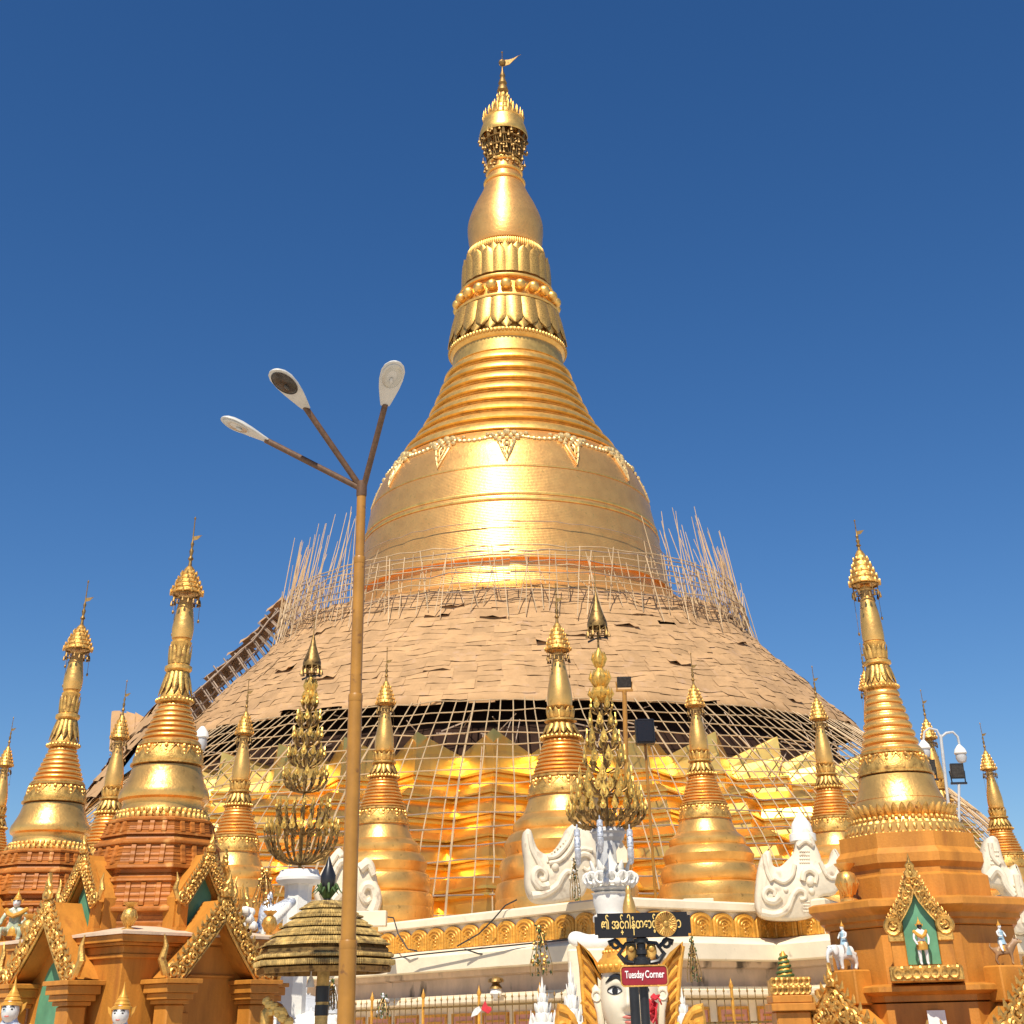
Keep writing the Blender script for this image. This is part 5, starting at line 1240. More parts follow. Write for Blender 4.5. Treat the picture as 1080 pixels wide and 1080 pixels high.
scr2 = [([(150, 600), (128, 618), (100, 612), (90, 588), (105, 568), (128, 578), (130, 598)], .09, .04), ([(80, 660), (130, 668), (175, 648), (195, 605), (215, 575), (240, 580), (245, 605), (225, 612)], .09, .04), ([(128, 530), (165, 545), (195, 520), (205, 480)], .05, .05), ([(235, 540), (240, 510), (262, 500), (285, 520), (282, 550)], .07, .05), ([(215, 410), (245, 390), (275, 410)], .05, .05), ([(90, 440), (100, 500), (118, 540)], .05, .06), ([(300, 470), (325, 520), (355, 530), (372, 490)], .05, .05)]
bd2 = [(262, 545, .13), (268, 580, .10), (172, 575, .08)] + [(225 + 8 * (i % 5), 430 + 14 * (i // 5), .035) for i in range(20)] + [(240 + 6 * (i % 4), 620 + 12 * (i // 4), .03) for i in range(16)]
mk2 = makara('white scroll sculpture with a pointed crest at the terrace corner left of the ochre shrine', out2, 3.6, (780, 780), 45.88, scr2, bd2, radians(-4))
b = MB(); v = at(846, 880, 45.88) - mk2.location; v2 = at(847, 862, 45.88) - mk2.location
b.lathe([(.42, v.z - .2), (.42, v.z), (.34, v.z + .03), (.3, v.z + .3), (.16, v2.z), (.02, v2.z + .2)], 14, (v.x, 0, 0)); b.build('finial', WHITE, mk2)
out3 = [(330, 590), (345, 530), (372, 480), (398, 440), (424, 418), (448, 450), (470, 480), (500, 470), (525, 452), (552, 475), (564, 540), (572, 620), (562, 692), (500, 702), (420, 690), (360, 650)]
scr3 = [([(545, 660), (560, 610), (548, 565), (520, 560), (505, 590), (520, 620), (540, 610)], .16, .07), ([(360, 600), (390, 540), (420, 480), (440, 470)], .12, .08), ([(500, 500), (530, 480), (550, 520)], .12, .08), ([(400, 620), (430, 590), (460, 600), (450, 640), (420, 640)], .14, .07), ([(345, 560), (380, 500), (415, 445)], .07, .06)]
mk3 = makara('large rounded white scroll sculpture behind the yellow lamp post', out3, 3.6, (240, 780), 52.4, scr3, [(400 + 8 * i, 470 - 6 * i, .07) for i in range(5)], radians(10), depth=1.2)
out4 = [(915, 480), (925, 400), (945, 372), (970, 385), (985, 440), (1000, 480), (1020, 500), (1035, 478), (1050, 500), (1068, 560), (1085, 640), (1100, 720), (1040, 740), (1020, 640), (990, 570), (960, 560), (925, 550)]
scr4 = [([(935, 530), (960, 500), (985, 520), (1000, 560), (1030, 600)], .09, .07), ([(940, 400), (950, 450), (975, 480)], .06, .05), ([(1035, 520), (1045, 580), (1060, 640), (1065, 700)], .07, .05)]
mk4 = makara('slender white scroll sculpture right of the ochre shrine near the right edge', out4, 3.6, (780, 780), 44.27, scr4, [(945 + 8 * (i % 4), 430 + 16 * (i // 4), .035) for i in range(16)] + [(1030 + 10 * (i % 3), 560 + 20 * (i // 3), .05) for i in range(18)], radians(-6), depth=.9)
for o in (mk, mk2, mk3, mk4):
    if o.location.z > zw(946) + .02:
        b = MB(); xs = [v.co.x for v in o.children[0].data.vertices]; b.bbox(min(xs) * .9, -.42, ZF - o.location.z, max(xs) * .9, .42, .12, .03); b.build('plinth', CREAM, o)
# ------------------------------------------------------------------ crowned sphinx statue
SY = 17.2
pc = at(664.5, 1050, SY); k = proj(tuple(pc))[2] / F; SX = pc.x; Zs = lambda py: z_on_axis(SX, SY, py)
t = thing('sphinx_statue', 'crowned sphinx with pale painted face and gold side leaves, behind the sign post', 'statue', (SX, SY, 0))
face = thing('head', None, None); face.parent = t; zc_ = Zs(1051); face.location = (0, 0, zc_); face.rotation_euler = (0, 0, radians(-8))
HW, HH, HD = 31 * k, 39.5 * k, 28 * k
def fdisp(u, v):      # u: -1..1 across, v: -1 chin .. 1 crown; returns forward push in metres
    g = lambda cu, cv, su, sv: math.exp(-((u - cu) / su) ** 2 - ((v - cv) / sv) ** 2)
    return .8 * k * (9.5 * g(0, -.20, .14, .13) + 6 * g(0, .05, .10, .26) - 4.5 * g(.42, .12, .22, .13) - 4.5 * g(-.42, .12, .22, .13) + 2.2 * g(.45, .13, .17, .09) + 2.2 * g(-.45, .13, .17, .09) + 2.5 * g(.42, .32, .3, .08) + 2.5 * g(-.42, .32, .3, .08)
        + 3.5 * g(0, -.48, .26, .05) + 3.8 * g(0, -.60, .20, .06) - 2.5 * g(0, -.535, .25, .02) + 3.5 * g(0, -.86, .24, .14) + 2.5 * g(.55, -.25, .25, .25) + 2.5 * g(-.55, -.25, .25, .25) + 3 * g(.16, -.26, .08, .07) + 3 * g(-.16, -.26, .08, .07))
def fpt(u, v, off=0.0):
    """point on the front of the face"""
    a = u * pi / 2 * .98; e = v * pi / 2 * .98; w = 1.0 - .20 * max(-v, 0) ** 1.6
    x = HW * w * sin(a) * cos(e) ** .55; y = -HD * cos(a) ** .7 * cos(e) ** .5; z = HH * sin(e)
    return (x, y - fdisp(sin(a), sin(e)) * max(cos(a), 0) - off, z)
b = MB(); NU_, NV_ = 56, 56
b.grid([[fpt(-1 + 2 * j / NU_, -1 + 2 * i / NV_) for j in range(NU_ + 1)] for i in range(NV_ + 1)])
b.grid([[(HW * .99 * cos(th) * cos(e) ** .55 * (1 - .2 * max(-sin(e), 0)), HD * .95 * sin(th) * cos(e) ** .5, HH * sin(e)) for th in [pi * j / 20 for j in range(21)]] for e in [(-1 + 2 * i / 24) * pi / 2 * .98 for i in range(25)]])
b.tube([(0, HD * .2, -HH * .6), (0, HD * .25, -HH * 1.5)], [HW * .55, HW * .6], 20); b.build('face', SKINW, face, ang=80)
def fcurve(pts, off, rad, m, name, n=6):
    L = [Vector(fpt(math.asin(u) / (pi / 2 * .98), math.asin(v) / (pi / 2 * .98), off)) for u, v in pts]
    MB().tube(L, rad, 6).build(name, m, face)
def fpatch(cu, cv, su, sv, off, m, name, almond=1.0, cu_only=None):
    rows = []
    for i in range(9):
        s_ = -1 + 2 * i / 8; row = []
        for j in range(13):
            q = -1 + 2 * j / 12; u = cu + su * q; lim = (1 - abs(q) ** 2) ** almond if abs(q) < 1 else 0; v = cv + sv * s_ * lim
            row.append(fpt(math.asin(max(-.99, min(.99, u))) / (pi / 2 * .98), math.asin(max(-.99, min(.99, v))) / (pi / 2 * .98), off + .004 * (1 - q * q) * (1 - s_ * s_)))
        rows.append(row)
    b = MB(); b.grid(rows); return b.build(name, m, face)
for s_ in (-1, 1):
    fpatch(.45 * s_, .125, .25, .085, .006, EYEWHITE, 'eye', .7); fpatch(.44 * s_, .125, .105, .080, .012, INK, 'iris', .5)
    fcurve([(s_ * (.19 + .52 * i / 10), .125 + .095 * sin(pi * i / 10) ** .8 + .01 * i / 10) for i in range(11)], .010, [.004] + [.010] * 9 + [.004], INK, 'eyelid_line')
    fcurve([(s_ * (.19 + .52 * i / 10), .125 - .08 * sin(pi * i / 10)) for i in range(11)], .008, .004, INK, 'lower_lid_line')
    fcurve([(s_ * (.16 + .62 * i / 12), .33 + .14 * sin(pi * (i / 12) ** .75) - .02 * i / 12) for i in range(13)], .008, [.012] + [.026] * 8 + [.02, .015, .01, .004], INK, 'eyebrow')
fpatch(0, -.47, .26, .045, .004, LIP, 'lip', .8); fpatch(0, -.585, .20, .05, .004, LIP, 'lip', .8)
for s_ in (-1, 1):
    b = MB(); x = s_ * HW * 1.06
    b.prism([(x - s_ * 4 * k, 6 * k), (x + s_ * 3 * k, 12 * k), (x + s_ * 7 * k, 8 * k), (x + s_ * 6 * k, -4 * k), (x + s_ * 3 * k, -14 * k), (x + s_ * 1 * k, -38 * k), (x - s_ * 5 * k, -40 * k), (x - s_ * 5 * k, -10 * k)], -6 * k, 4 * k, .015)
    b.torus((x + s_ * 2 * k, -6.2 * k, 1 * k), 4.5 * k, 1.2 * k, 'y', 12, 5); b.build('ear', SKINW, face, ang=60)
# crown
b = MB(); zz = lambda py: Zs(py) - zc_
b.lathe([(HW * r_, zz(q)) for r_, q in ((1.0, 1026), (1.07, 1023), (1.08, 1016), (1.0, 1012), (.92, 1010), (.86, 1005), (.80, 1003), (.80, 1000), (.62, 995), (.58, 992), (.38, 988), (.34, 985), (.16, 981), (.01, 973))], 32)
for j in range(30):
    a = 2 * pi * j / 30; b.sphere((HW * 1.05 * cos(a), HW * 1.05 * sin(a), zz(1019.5)), .03, 6, 5); b.sphere((HW * .83 * cos(a), HW * .83 * sin(a), zz(1004)), .022, 6, 4)
b.build('crown', G_PAINT, face)
# leaf-shaped gold side pieces
def side_leaf(px_pts, y0, y1, name, ribs):
    P = [(lambda v: (v.x - SX, v.z))(at(x, y, SY + y0)) for x, y in px_pts]
    b = MB(); b.prism(P, y0 - .08, y0 + .1, .03)
    for r_ in ribs:
        L = [(lambda v: (v.x - SX, y0 - .09, v.z))(at(x, y, SY + y0)) for x, y in r_]; b.tube(L, [.03] * (len(L) - 1) + [.01], 6)
    return b.build(name, G_PAINT, t)
for s_ in (-1, 1):
    fx = lambda x: 655 + s_ * (655 - x) * -1 if s_ > 0 else x
    mir = (lambda x: x) if s_ < 0 else (lambda x: 1329 - x)
    o_ = [(609, 993), (616, 1000), (624, 1012), (630, 1030), (632, 1060), (634, 1100), (640, 1150), (618, 1150), (616, 1090), (613, 1050), (611, 1020)]
    side_leaf([(mir(x), y) for x, y in o_], .12, 0, 'side_leaf', [[(mir(613 + 2 * (i % 2)), 1008 + 12 * i), (mir(620), 1014 + 12 * i), (mir(628), 1026 + 12 * i)] for i in range(9)] + [[(mir(x), y) for x, y in [(610, 998), (613, 1020), (615, 1050), (618, 1090)]]])
    side_leaf([(mir(x), y) for x, y in [(611, 995), (622, 1004), (632, 1018), (636, 1036), (630, 1030), (623, 1014)]], .02, 0, 'cream_trim', [])
    o_ = [(588, 1058), (597, 1060), (606, 1070), (612, 1086), (616, 1110), (618, 1150), (586, 1150), (584, 1100), (585, 1075)]
    side_leaf([(mir(x), y) for x, y in o_], -.25, 0, 'shoulder_leaf', [[(mir(596 + 6 * cos(a)), 1076 + 7 * sin(a) + 2 * a) for a in [q * .6 for q in range(9)]], [(mir(590), 1064), (mir(600), 1068), (mir(607), 1080), (mir(611), 1100)], [(mir(588), 1090), (mir(598), 1096), (mir(606), 1110)]])
h0 = Zs(1110)
skin('body', [(0, .9, .9, .62), (0, .5, 1.0, .55), (0, .12, h0 - .35, .42), (0, .1, h0 - .05, .26), (-.35, .1, h0 - .35, .22), (-.42, -.15, .75, .17), (-.42, -.25, .15, .16), (-.42, -.5, .1, .14), (.35, .1, h0 - .35, .22), (.42, -.15, .75, .17), (.42, -.25, .15, .16), (.42, -.5, .1, .14), (-.6, .9, .45, .36), (-.6, .3, .15, .2), (.6, .9, .45, .36), (.6, .3, .15, .2)],
     [(0, 1), (1, 2), (2, 3), (2, 4), (4, 5), (5, 6), (6, 7), (2, 8), (8, 9), (9, 10), (10, 11), (0, 12), (12, 13), (0, 14), (14, 15)], WHITE_CREAM, t)
b = MB(); b.bbox(-1.0, -.9, 0, 1.0, 1.6, .06, .02); b.build('plinth', CREAM, t)
# red flowers tucked beside the face
q = at(691, 1064, SY - .45); b = MB(); rng = random.Random(4)
for j in range(16):
    b.m = Matrix.Translation((rng.uniform(-.07, .07), rng.uniform(-.05, .05), rng.uniform(-.1, .12))) @ Matrix.Rotation(rng.random() * 6, 4, 'X') @ Matrix.Rotation(rng.random() * 6, 4, 'Z'); b.prism([(-.045, 0), (0, .08), (.045, 0), (0, -.05)], -.008, .008)
b.m = Matrix.Identity(4); b.tube([(0, 0, 0), (.02, .0, -.5), (0, .0, -q.z + .0)], .012, 5)
o = b.build('red_flowers', REDFLOWER, smooth=False); o.location = q; tag(o, 'bunch of red flowers beside the cheek of the sphinx statue', 'flowers')

# ------------------------------------------------------------------ black corner sign
NY = 12.65
pc = at(675, 975, NY); k = proj(tuple(pc))[2] / F; NX = pc.x; Zn = lambda py: z_on_axis(NX, NY, py)
xn = lambda px, py: at(px, py, NY).x - NX
t = thing('corner_sign', 'black sign post with gold-lettered board and small red board before the sphinx face', 'sign', (NX, NY, 0))
def text(body, size, m, name, parent, loc, width=None):
    cu = bpy.data.curves.new(name, 'FONT'); cu.body = body; cu.size = size; cu.extrude = .003; cu.align_x = 'LEFT'; cu.align_y = 'BOTTOM_BASELINE'; cu.offset = .0012
    o = bpy.data.objects.new(name, cu); COL.objects.link(o); bpy.context.view_layer.update()
    me = bpy.data.meshes.new_from_object(o.evaluated_get(bpy.context.evaluated_depsgraph_get())); bpy.data.objects.remove(o)
    xs = [v.co.x for v in me.vertices]; 
    if xs and width:
        x0, x1 = min(xs), max(xs); s_ = width / (x1 - x0)
        for v in me.vertices: v.co.x = (v.co.x - x0) * s_
    me.materials.clear(); me.materials.append(m)
    o = bpy.data.objects.new(name, me); COL.objects.link(o); o.parent = parent; o.location = loc; o.rotation_euler = (pi / 2, 0, 0); return o
x0, x1 = xn(627, 977), xn(728, 977); z0, z1 = Zn(989), Zn(963); cc = .025
b = MB(); b.prism([(x0 + cc, z0), (x0 + cc, z0 + cc), (x0, z0 + cc), (x0, z1 - cc), (x0 + cc, z1 - cc), (x0 + cc, z1), (x1 - cc, z1), (x1 - cc, z1 - cc), (x1, z1 - cc), (x1, z0 + cc), (x1 - cc, z0 + cc), (x1 - cc, z0)], -.05, .0, .006)
b.build('name_board', SIGNBLACK, t, smooth=False)
fw = xn(692, 977) - xn(634, 977)
text('၏ အင်္ဂါနံထောင့်', .105, TEXTGOLD, 'lettering', t, (xn(634, 980), -.054, Zn(979.5)), fw)
text('ာ', .105, TEXTGOLD, 'lettering', t, (xn(713, 980), -.054, Zn(979.5)), xn(718, 980) - xn(713, 980))
b = MB(); R = 12 * k; cx_, cz_ = xn(701.5, 975), Zn(975.5)
b.m = Matrix.Translation((cx_, -.06, cz_)) @ Matrix.Rotation(pi / 2, 4, 'X')
b.lathe([(R * .95, 0), (R, .004), (R * .97, .014), (R * .9, .016), (R * .88, .008), (R * .25, .010), (R * .22, .02), (.004, .026)], 32)
for j in range(28):
    a = 2 * pi * j / 28; b.tube([(R * .25 * cos(a), R * .25 * sin(a), .012), (R * .88 * cos(a), R * .88 * sin(a), .012)], [.003, .009], 5)
b.build('gold_wheel', G_CARVE, t)
b = MB(); b.tube([(0, .03, 0), (0, .03, Zn(990))], .038, 14)
for z, r in ((Zn(1018), .06), (Zn(1015), .075), (Zn(1012), .06), (Zn(992), .065), (Zn(1004), .05)): b.lathe([(.03, -.03), (r, -.015), (r, .015), (.03, .03)], 14, (0, .03, z))
b.build('post', BLACK, t)
for s_ in (-1, 1):
    b = MB(); b.tube([(s_ * .05, .03, Zn(1016)), (s_ * .14, .03, Zn(1014)), (s_ * .19, .03, Zn(1006)), (s_ * .15, .03, Zn(999)), (s_ * .22, .03, Zn(991)), (s_ * .27, .03, Zn(993)), (s_ * .255, .03, Zn(997))], [.018, .022, .022, .02, .02, .018, .012], 8)
    b.tube([(s_ * .05, .03, Zn(994)), (s_ * .13, .03, Zn(995)), (s_ * .15, .03, Zn(999))], .016, 7); b.torus((s_ * .215, .03, Zn(995)), .03, .013, 'y', 12, 6); b.torus((s_ * .10, .03, Zn(1012)), .035, .014, 'y', 12, 6)
    b.build('scroll_bracket', BLACK, t)
for s_ in (-1, 1): b = MB(); b.sphere((s_ * .085, .03, Zn(1004)), (.045, .02, .075), 10, 8); b.sphere((s_ * .085, .015, Zn(1000)), (.03, .02, .03), 8, 6); b.build('gold_medallion', G_CARVE, t)
xr0, xr1 = xn(655, 1029), xn(703, 1029); zr0, zr1 = Zn(1039.5), Zn(1019.5)
def rr(x0, z0, x1, z1, r):
    out = []
    for cx, cz, a0 in ((x1 - r, z1 - r, 0), (x0 + r, z1 - r, pi / 2), (x0 + r, z0 + r, pi), (x1 - r, z0 + r, 1.5 * pi)):
        for i in range(5): out.append((cx + r * cos(a0 + i * pi / 8), cz + r * sin(a0 + i * pi / 8)))
    return out
b = MB(); b.prism(rr(xr0, zr0, xr1, zr1, .03), -.055, -.015, .005); rb = b.build('red_board', SIGNRED, t, smooth=False)
b = MB(); o1 = rr(xr0 - .004, zr0 - .004, xr1 + .004, zr1 + .004, .03); b.tube([(x, -.056, z) for x, z in o1 + [o1[0]]], .006, 6); b.build('board_rim', G_CARVE, rb)
text('Tuesday', .075, TEXTWHITE, 'lettering', rb, (xr0 + .03, -.058, Zn(1031.5)), (xr1 - xr0) * .42)
text('Corner', .075, TEXTWHITE, 'lettering', rb, (xr0 + .52 * (xr1 - xr0), -.058, Zn(1031.5)), (xr1 - xr0) * .42)
# gold bud finial on a post just behind the sign
p = at(664, 964, 15.18); b = MB(); h = at(664, 934, 15.18).z - p.z; r = 6.8 * proj(tuple(p))[2] / F
t = thing('gilded_bud', 'smooth gold bud-shaped finial on a slim post rising behind the black sign board', 'finial', (p.x, p.y, 0))
b.lathe([(r * .9, p.z - .1), (r, p.z), (r * 1.05, p.z + h * .18), (r * .85, p.z + h * .42), (r * .50, p.z + h * .66), (r * .42, p.z + h * .74), (r * .48, p.z + h * .80), (r * .36, p.z + h * .93), (.01, p.z + h)], 20); b.build('bud', G_STUPA, t)
b = MB(); b.tube([(0, 0, 0), (0, 0, p.z - .1)], .05, 10); b.build('post', BLACK, t)

# ------------------------------------------------------------------ floodlights and globe lamp
def flood(label, px_, py_, w, h, Y, pole_px=None, tilt=.35, yellow=True):
    p = at(px_, py_, Y); k = proj(tuple(p))[2] / F; foot = pole_px or (px_, 950)
    f = at(foot[0], foot[1], Y); zb_ = min(f.z, p.z - .5); t = thing('floodlight', label, 'floodlight', (f.x, Y, zb_)); dxp = p.x - f.x
    b = MB(); top = p.z - zb_ - h * k * .8; b.tube([(0, 0, 0), (dxp, 0, top)], .085 if yellow else .05, 10); b.build('pole', OCHRE_POST if yellow else GREY, t)
    b = MB(); b.box(dxp - w * k * .6, -.05, top - .04, dxp + w * k * .6, .05, top + .03)
    for s_ in (-1, 1): b.tube([(dxp + s_ * w * k * .5, 0, top), (dxp + s_ * w * k * .56, 0, top + h * k * .8)], .025, 5)
    b.build('bracket', OCHRE_POST if yellow else BLACK, t)
    b = MB(); b.m = Matrix.Translation((dxp, 0, p.z - zb_)) @ Matrix.Rotation(tilt, 4, 'X'); W_, H_ = w * k / 2, h * k / 2
    b.add([(-W_, -.1, -H_), (W_, -.1, -H_), (W_, -.1, H_), (-W_, -.1, H_), (-W_ * .7, .25, -H_ * .6), (W_ * .7, .25, -H_ * .6), (W_ * .7, .25, H_ * .6), (-W_ * .7, .25, H_ * .6)], [(0, 1, 2, 3), (4, 7, 6, 5), (0, 4, 5, 1), (1, 5, 6, 2), (2, 6, 7, 3), (3, 7, 4, 0)])
    for s_ in (-.7, -.35, 0, .35, .7): b.box(s_ * W_ - .01, .0, -H_ * .8, s_ * W_ + .01, .2, H_ * .85)
    hd = b.build('lamp_housing', BLACK, t, smooth=False)
    b = MB(); b.m = Matrix.Translation((dxp, 0, p.z - zb_)) @ Matrix.Rotation(tilt, 4, 'X'); b.bbox(-W_ * .88, -.125, -H_ * .85, W_ * .88, -.103, H_ * .85, .008); b.build('glass', DARKLENS, hd, smooth=False)
    return t
flood('black floodlight on a slim ochre pole right of the fuller offering tree', 658, 719, 15, 11, 49.5, (664, 950))
# speaker box hung on the scaffold
p = at(680, 772, 59.8); k = proj(tuple(p))[2] / F; t = thing('black_loudspeaker', 'square black loudspeaker box before the scaffold grid, right of the slim ochre pole', 'loudspeaker', tuple(p))
b = MB(); w = 10 * k; b.bbox(-w, -.3, -w * 1.25, w, .3, w * 1.2, .04); b.build('cabinet', BLACK, t, smooth=False)
b = MB(); b.bbox(-w * .86, -.33, -w * 1.1, w * .86, -.303, w * 1.05, .02); b.build('grille', SIGNBLACK, t, smooth=False)
b = MB(); b.tube([(0, .2, -p.z + ZF), (0, .2, -w)], .06, 8); b.build('pole', OCHRE_POST, t)
flood('black floodlight left of the globe lamp pole, seen against the mats', 981, 809, 10, 15, 53, (990, 960), .2, False)
flood('black floodlight right of the globe lamp pole, seen against the sky', 1009, 813, 14, 15, 52.4, (1012, 965), .2, False)
GY = 53.5; pm_ = at(1000, 790, GY); k = proj(tuple(pm_))[2] / F; ft = at(1013, 960, GY)
t = thing('globe_lamp', 'twin-armed lamp with two white bell shades on curled arms, behind the ochre shrine', 'street lamp', (ft.x, GY, ft.z))
pl = lambda px_, py_: tuple(at(px_, py_, GY) - Vector((ft.x, GY, ft.z)))
MB().tube([(0, 0, 0), pl(992, 775)], .06, 10).build('pole', GREY, t)
for pts, tip in (([(992, 778), (988, 770), (980, 768), (975, 772), (974, 781)], (974, 784)), ([(992, 778), (998, 773), (1005, 772), (1010, 777), (1012, 786)], (1012, 789))):
    MB().tube([pl(*q) for q in pts], .045, 8).build('arm', GREY, t)
    v = pl(*tip); b = MB(); b.lathe([(.05, .12), (.09, .08), (.20, -.05), (.24, -.18), (.22, -.22)], 16, v); b.build('shade', WHITE, t)
    b = MB(); b.lathe([(.19, -.22), (.21, -.35), (.15, -.5), (.01, -.54)], 16, v); b.build('globe', GREY, t)
# little lamp head peeping over the mats
p = at(213, 774, 54.05); t = thing('globe_lamp', 'small white bell-shaded lamp beside the nearer red-tiered shrine spire, against the dark net', 'street lamp', (p.x, 54.05, ZF))
b = MB(); b.tube([(0, .1, 0), (0, .1, p.z - ZF + .3)], .05, 8); b.build('pole', GREY, t); b = MB(); b.lathe([(.05, .28), (.10, .24), (.24, .05), (.28, -.12), (.26, -.16)], 16, (0, 0, p.z - ZF)); b.build('shade', WHITE, t); b = MB(); b.lathe([(.22, -.16), (.24, -.4), (.16, -.62), (.01, -.66)], 16, (0, 0, p.z - ZF)); b.build('globe', GREY, t)

# ------------------------------------------------------------------ small statues
def figure(label, base, h, mbody, mrobe, pose='stand', crown=True, rz=0.0, name='guardian_figure', group=None, mface=None, plinth=None):
    """crowned temple figure of height h at the point base (its feet or seat)"""
    t = thing(name, label, 'statue', tuple(base), rz, group); s_ = h
    if pose == 'stand':
        J = [(0, 0, .50, .085), (0, 0, .60, .080), (0, 0, .72, .095), (0, 0, .80, .045), (0, -.005, .86, .062, .055), (-.075, 0, .47, .065), (-.085, 0, .26, .050), (-.085, 0, .05, .036), (-.085, -.07, .02, .028), (.075, 0, .47, .065), (.085, 0, .26, .050), (.085, 0, .05, .036), (.085, -.07, .02, .028),
             (-.13, 0, .74, .040), (-.19, -.02, .60, .032), (-.15, -.10, .48, .026), (-.13, -.13, .45, .022), (.13, 0, .74, .040), (.19, -.02, .60, .032), (.15, -.10, .48, .026), (.13, -.13, .45, .022)]
        E = [(0, 1), (1, 2), (2, 3), (3, 4), (0, 5), (5, 6), (6, 7), (7, 8), (0, 9), (9, 10), (10, 11), (11, 12), (2, 13), (13, 14), (14, 15), (15, 16), (2, 17), (17, 18), (18, 19), (19, 20)]
        hz = .87
    elif pose == 'squat':      # seated with knees apart, hands on knees
        J = [(0, .05, .20, .12), (0, .04, .36, .11), (0, .02, .54, .125), (0, 0, .64, .05), (0, -.02, .71, .080, .072), (-.14, -.02, .18, .085), (-.22, -.20, .22, .065), (-.20, -.20, .04, .045), (-.20, -.28, .03, .035), (.14, -.02, .18, .085), (.22, -.20, .22, .065), (.20, -.20, .04, .045), (.20, -.28, .03, .035),
             (-.18, .02, .55, .055), (-.26, -.04, .40, .042), (-.22, -.20, .31, .034), (.18, .02, .55, .055), (.26, -.04, .40, .042), (.22, -.20, .31, .034)]
        E = [(0, 1), (1, 2), (2, 3), (3, 4), (0, 5), (5, 6), (6, 7), (7, 8), (0, 9), (9, 10), (10, 11), (11, 12), (2, 13), (13, 14), (14, 15), (2, 16), (16, 17), (17, 18)]
        hz = .72
    else:      # astride
        J = [(0, 0, .06, .11), (0, 0, .26, .10), (0, 0, .46, .12), (0, 0, .58, .05), (0, -.01, .67, .080, .072), (-.13, -.04, .05, .08), (-.19, -.12, -.18, .055), (-.18, -.18, -.28, .035), (.13, -.04, .05, .08), (.19, -.12, -.18, .055), (.18, -.18, -.28, .035), (-.18, 0, .48, .05), (-.22, -.08, .32, .04), (-.10, -.20, .30, .03), (.18, 0, .48, .05), (.22, -.08, .32, .04), (.10, -.20, .30, .03)]
        E = [(0, 1), (1, 2), (2, 3), (3, 4), (0, 5), (5, 6), (6, 7), (0, 8), (8, 9), (9, 10), (2, 11), (11, 12), (12, 13), (2, 14), (14, 15), (15, 16)]
        hz = .68
    J = [(a[0] * s_, a[1] * s_, a[2] * s_) + tuple(r * s_ for r in a[3:]) for a in J]
    skin('body', J, E, mbody, t)
    hr = .070 * s_ if pose == 'stand' else .092 * s_
    b = MB(); z = hz * s_; yf = -.02 * s_
    rows = []
    for i in range(13):
        e = -pi / 2 + pi * i / 12; row = []
        for j in range(20):
            a = 2 * pi * j / 20; x, y = cos(a) * cos(e), sin(a) * cos(e); zz_q = sin(e); push = 0
            if y < 0: push = .18 * math.exp(-(x / .18) ** 2 - ((zz_q + .12) / .22) ** 2) - .10 * math.exp(-((abs(x) - .38) / .18) ** 2 - ((zz_q - .12) / .14) ** 2) + .08 * math.exp(-(x / .3) ** 2 - ((zz_q + .48) / .1) ** 2)
            row.append((hr * .86 * x, yf + hr * (y * .95 - push), z + hr * 1.12 * zz_q))
        rows.append(row)
    b.grid(rows, True, True, True); hd = b.build('face', mface or mbody, t, ang=80)
    b = MB()
    for q in (-1, 1): b.sphere((q * hr * .36, yf - hr * .78, z + hr * .12), (hr * .16, hr * .08, hr * .08), 8, 6); b.tube([(q * hr * .15, yf - hr * .86, z + hr * .30), (q * hr * .38, yf - hr * .84, z + hr * .40), (q * hr * .60, yf - hr * .68, z + hr * .30)], hr * .05, 5)
    b.build('painted_eyes', INK, hd)
    b = MB(); b.sphere((0, yf - hr * .92, z - hr * .48), (hr * .26, hr * .08, hr * .08), 8, 5); b.build('lips', LIP, hd)
    if crown:
        b = MB(); b.lathe([(hr * .98, z + hr * .42), (hr * 1.10, z + hr * .48), (hr * 1.06, z + hr * .66), (hr * .80, z + hr * .84), (hr * .86, z + hr * .92), (hr * .66, z + hr * 1.20), (hr * .70, z + hr * 1.26), (hr * .46, z + hr * 1.52), (hr * .48, z + hr * 1.58), (hr * .26, z + hr * 1.9), (hr * .12, z + hr * 2.4), (.003, z + hr * 3.0)], 18, (0, yf * .3, 0))
        for q in (-1, 1): b.prism([(q * hr * .95, z - hr * .3), (q * hr * 1.35, z + hr * .2), (q * hr * 1.5, z + hr * .75), (q * hr * 1.05, z + hr * .5)], -hr * .15, hr * .05)
        b.build('crown', G_PAINT, t)
    if pose != 'astride':
        b = MB(); zs = (.66 if pose == 'stand' else .50) * s_; w = .15 * s_ if pose == 'stand' else .22 * s_
        b.tube([(-w, 0, zs + .09 * s_), (-w * .5, -.10 * s_, zs), (0, -.13 * s_, zs - .04 * s_), (w * .5, -.10 * s_, zs), (w, 0, zs + .09 * s_), (w * .5, .09 * s_, zs + .06 * s_), (-w * .5, .09 * s_, zs + .06 * s_), (-w, 0, zs + .09 * s_)], .045 * s_, 7); b.build('gold_collar', G_PAINT, t)
        b = MB(); zs = .44 * s_ if pose == 'stand' else .20 * s_
        b.lathe([(.135 * s_, zs - .10 * s_), (.14 * s_, zs), (.115 * s_, zs + .07 * s_), (.10 * s_, zs + .09 * s_)], 16, (0, .0 if pose == 'stand' else .04 * s_, 0)); b.build('loincloth', mrobe, t)
    else:
        b = MB(); b.lathe([(.17 * s_, .0), (.16 * s_, .12 * s_), (.115 * s_, .30 * s_), (.14 * s_, .47 * s_), (.06 * s_, .57 * s_)], 16); b.build('robe', mrobe, t)
    if plinth:
        b = MB(); b.bbox(-.2 * s_, -.32 * s_, -base[2], .2 * s_, .25 * s_, -.004, .02); b.build('plinth', plinth, t)
    return t
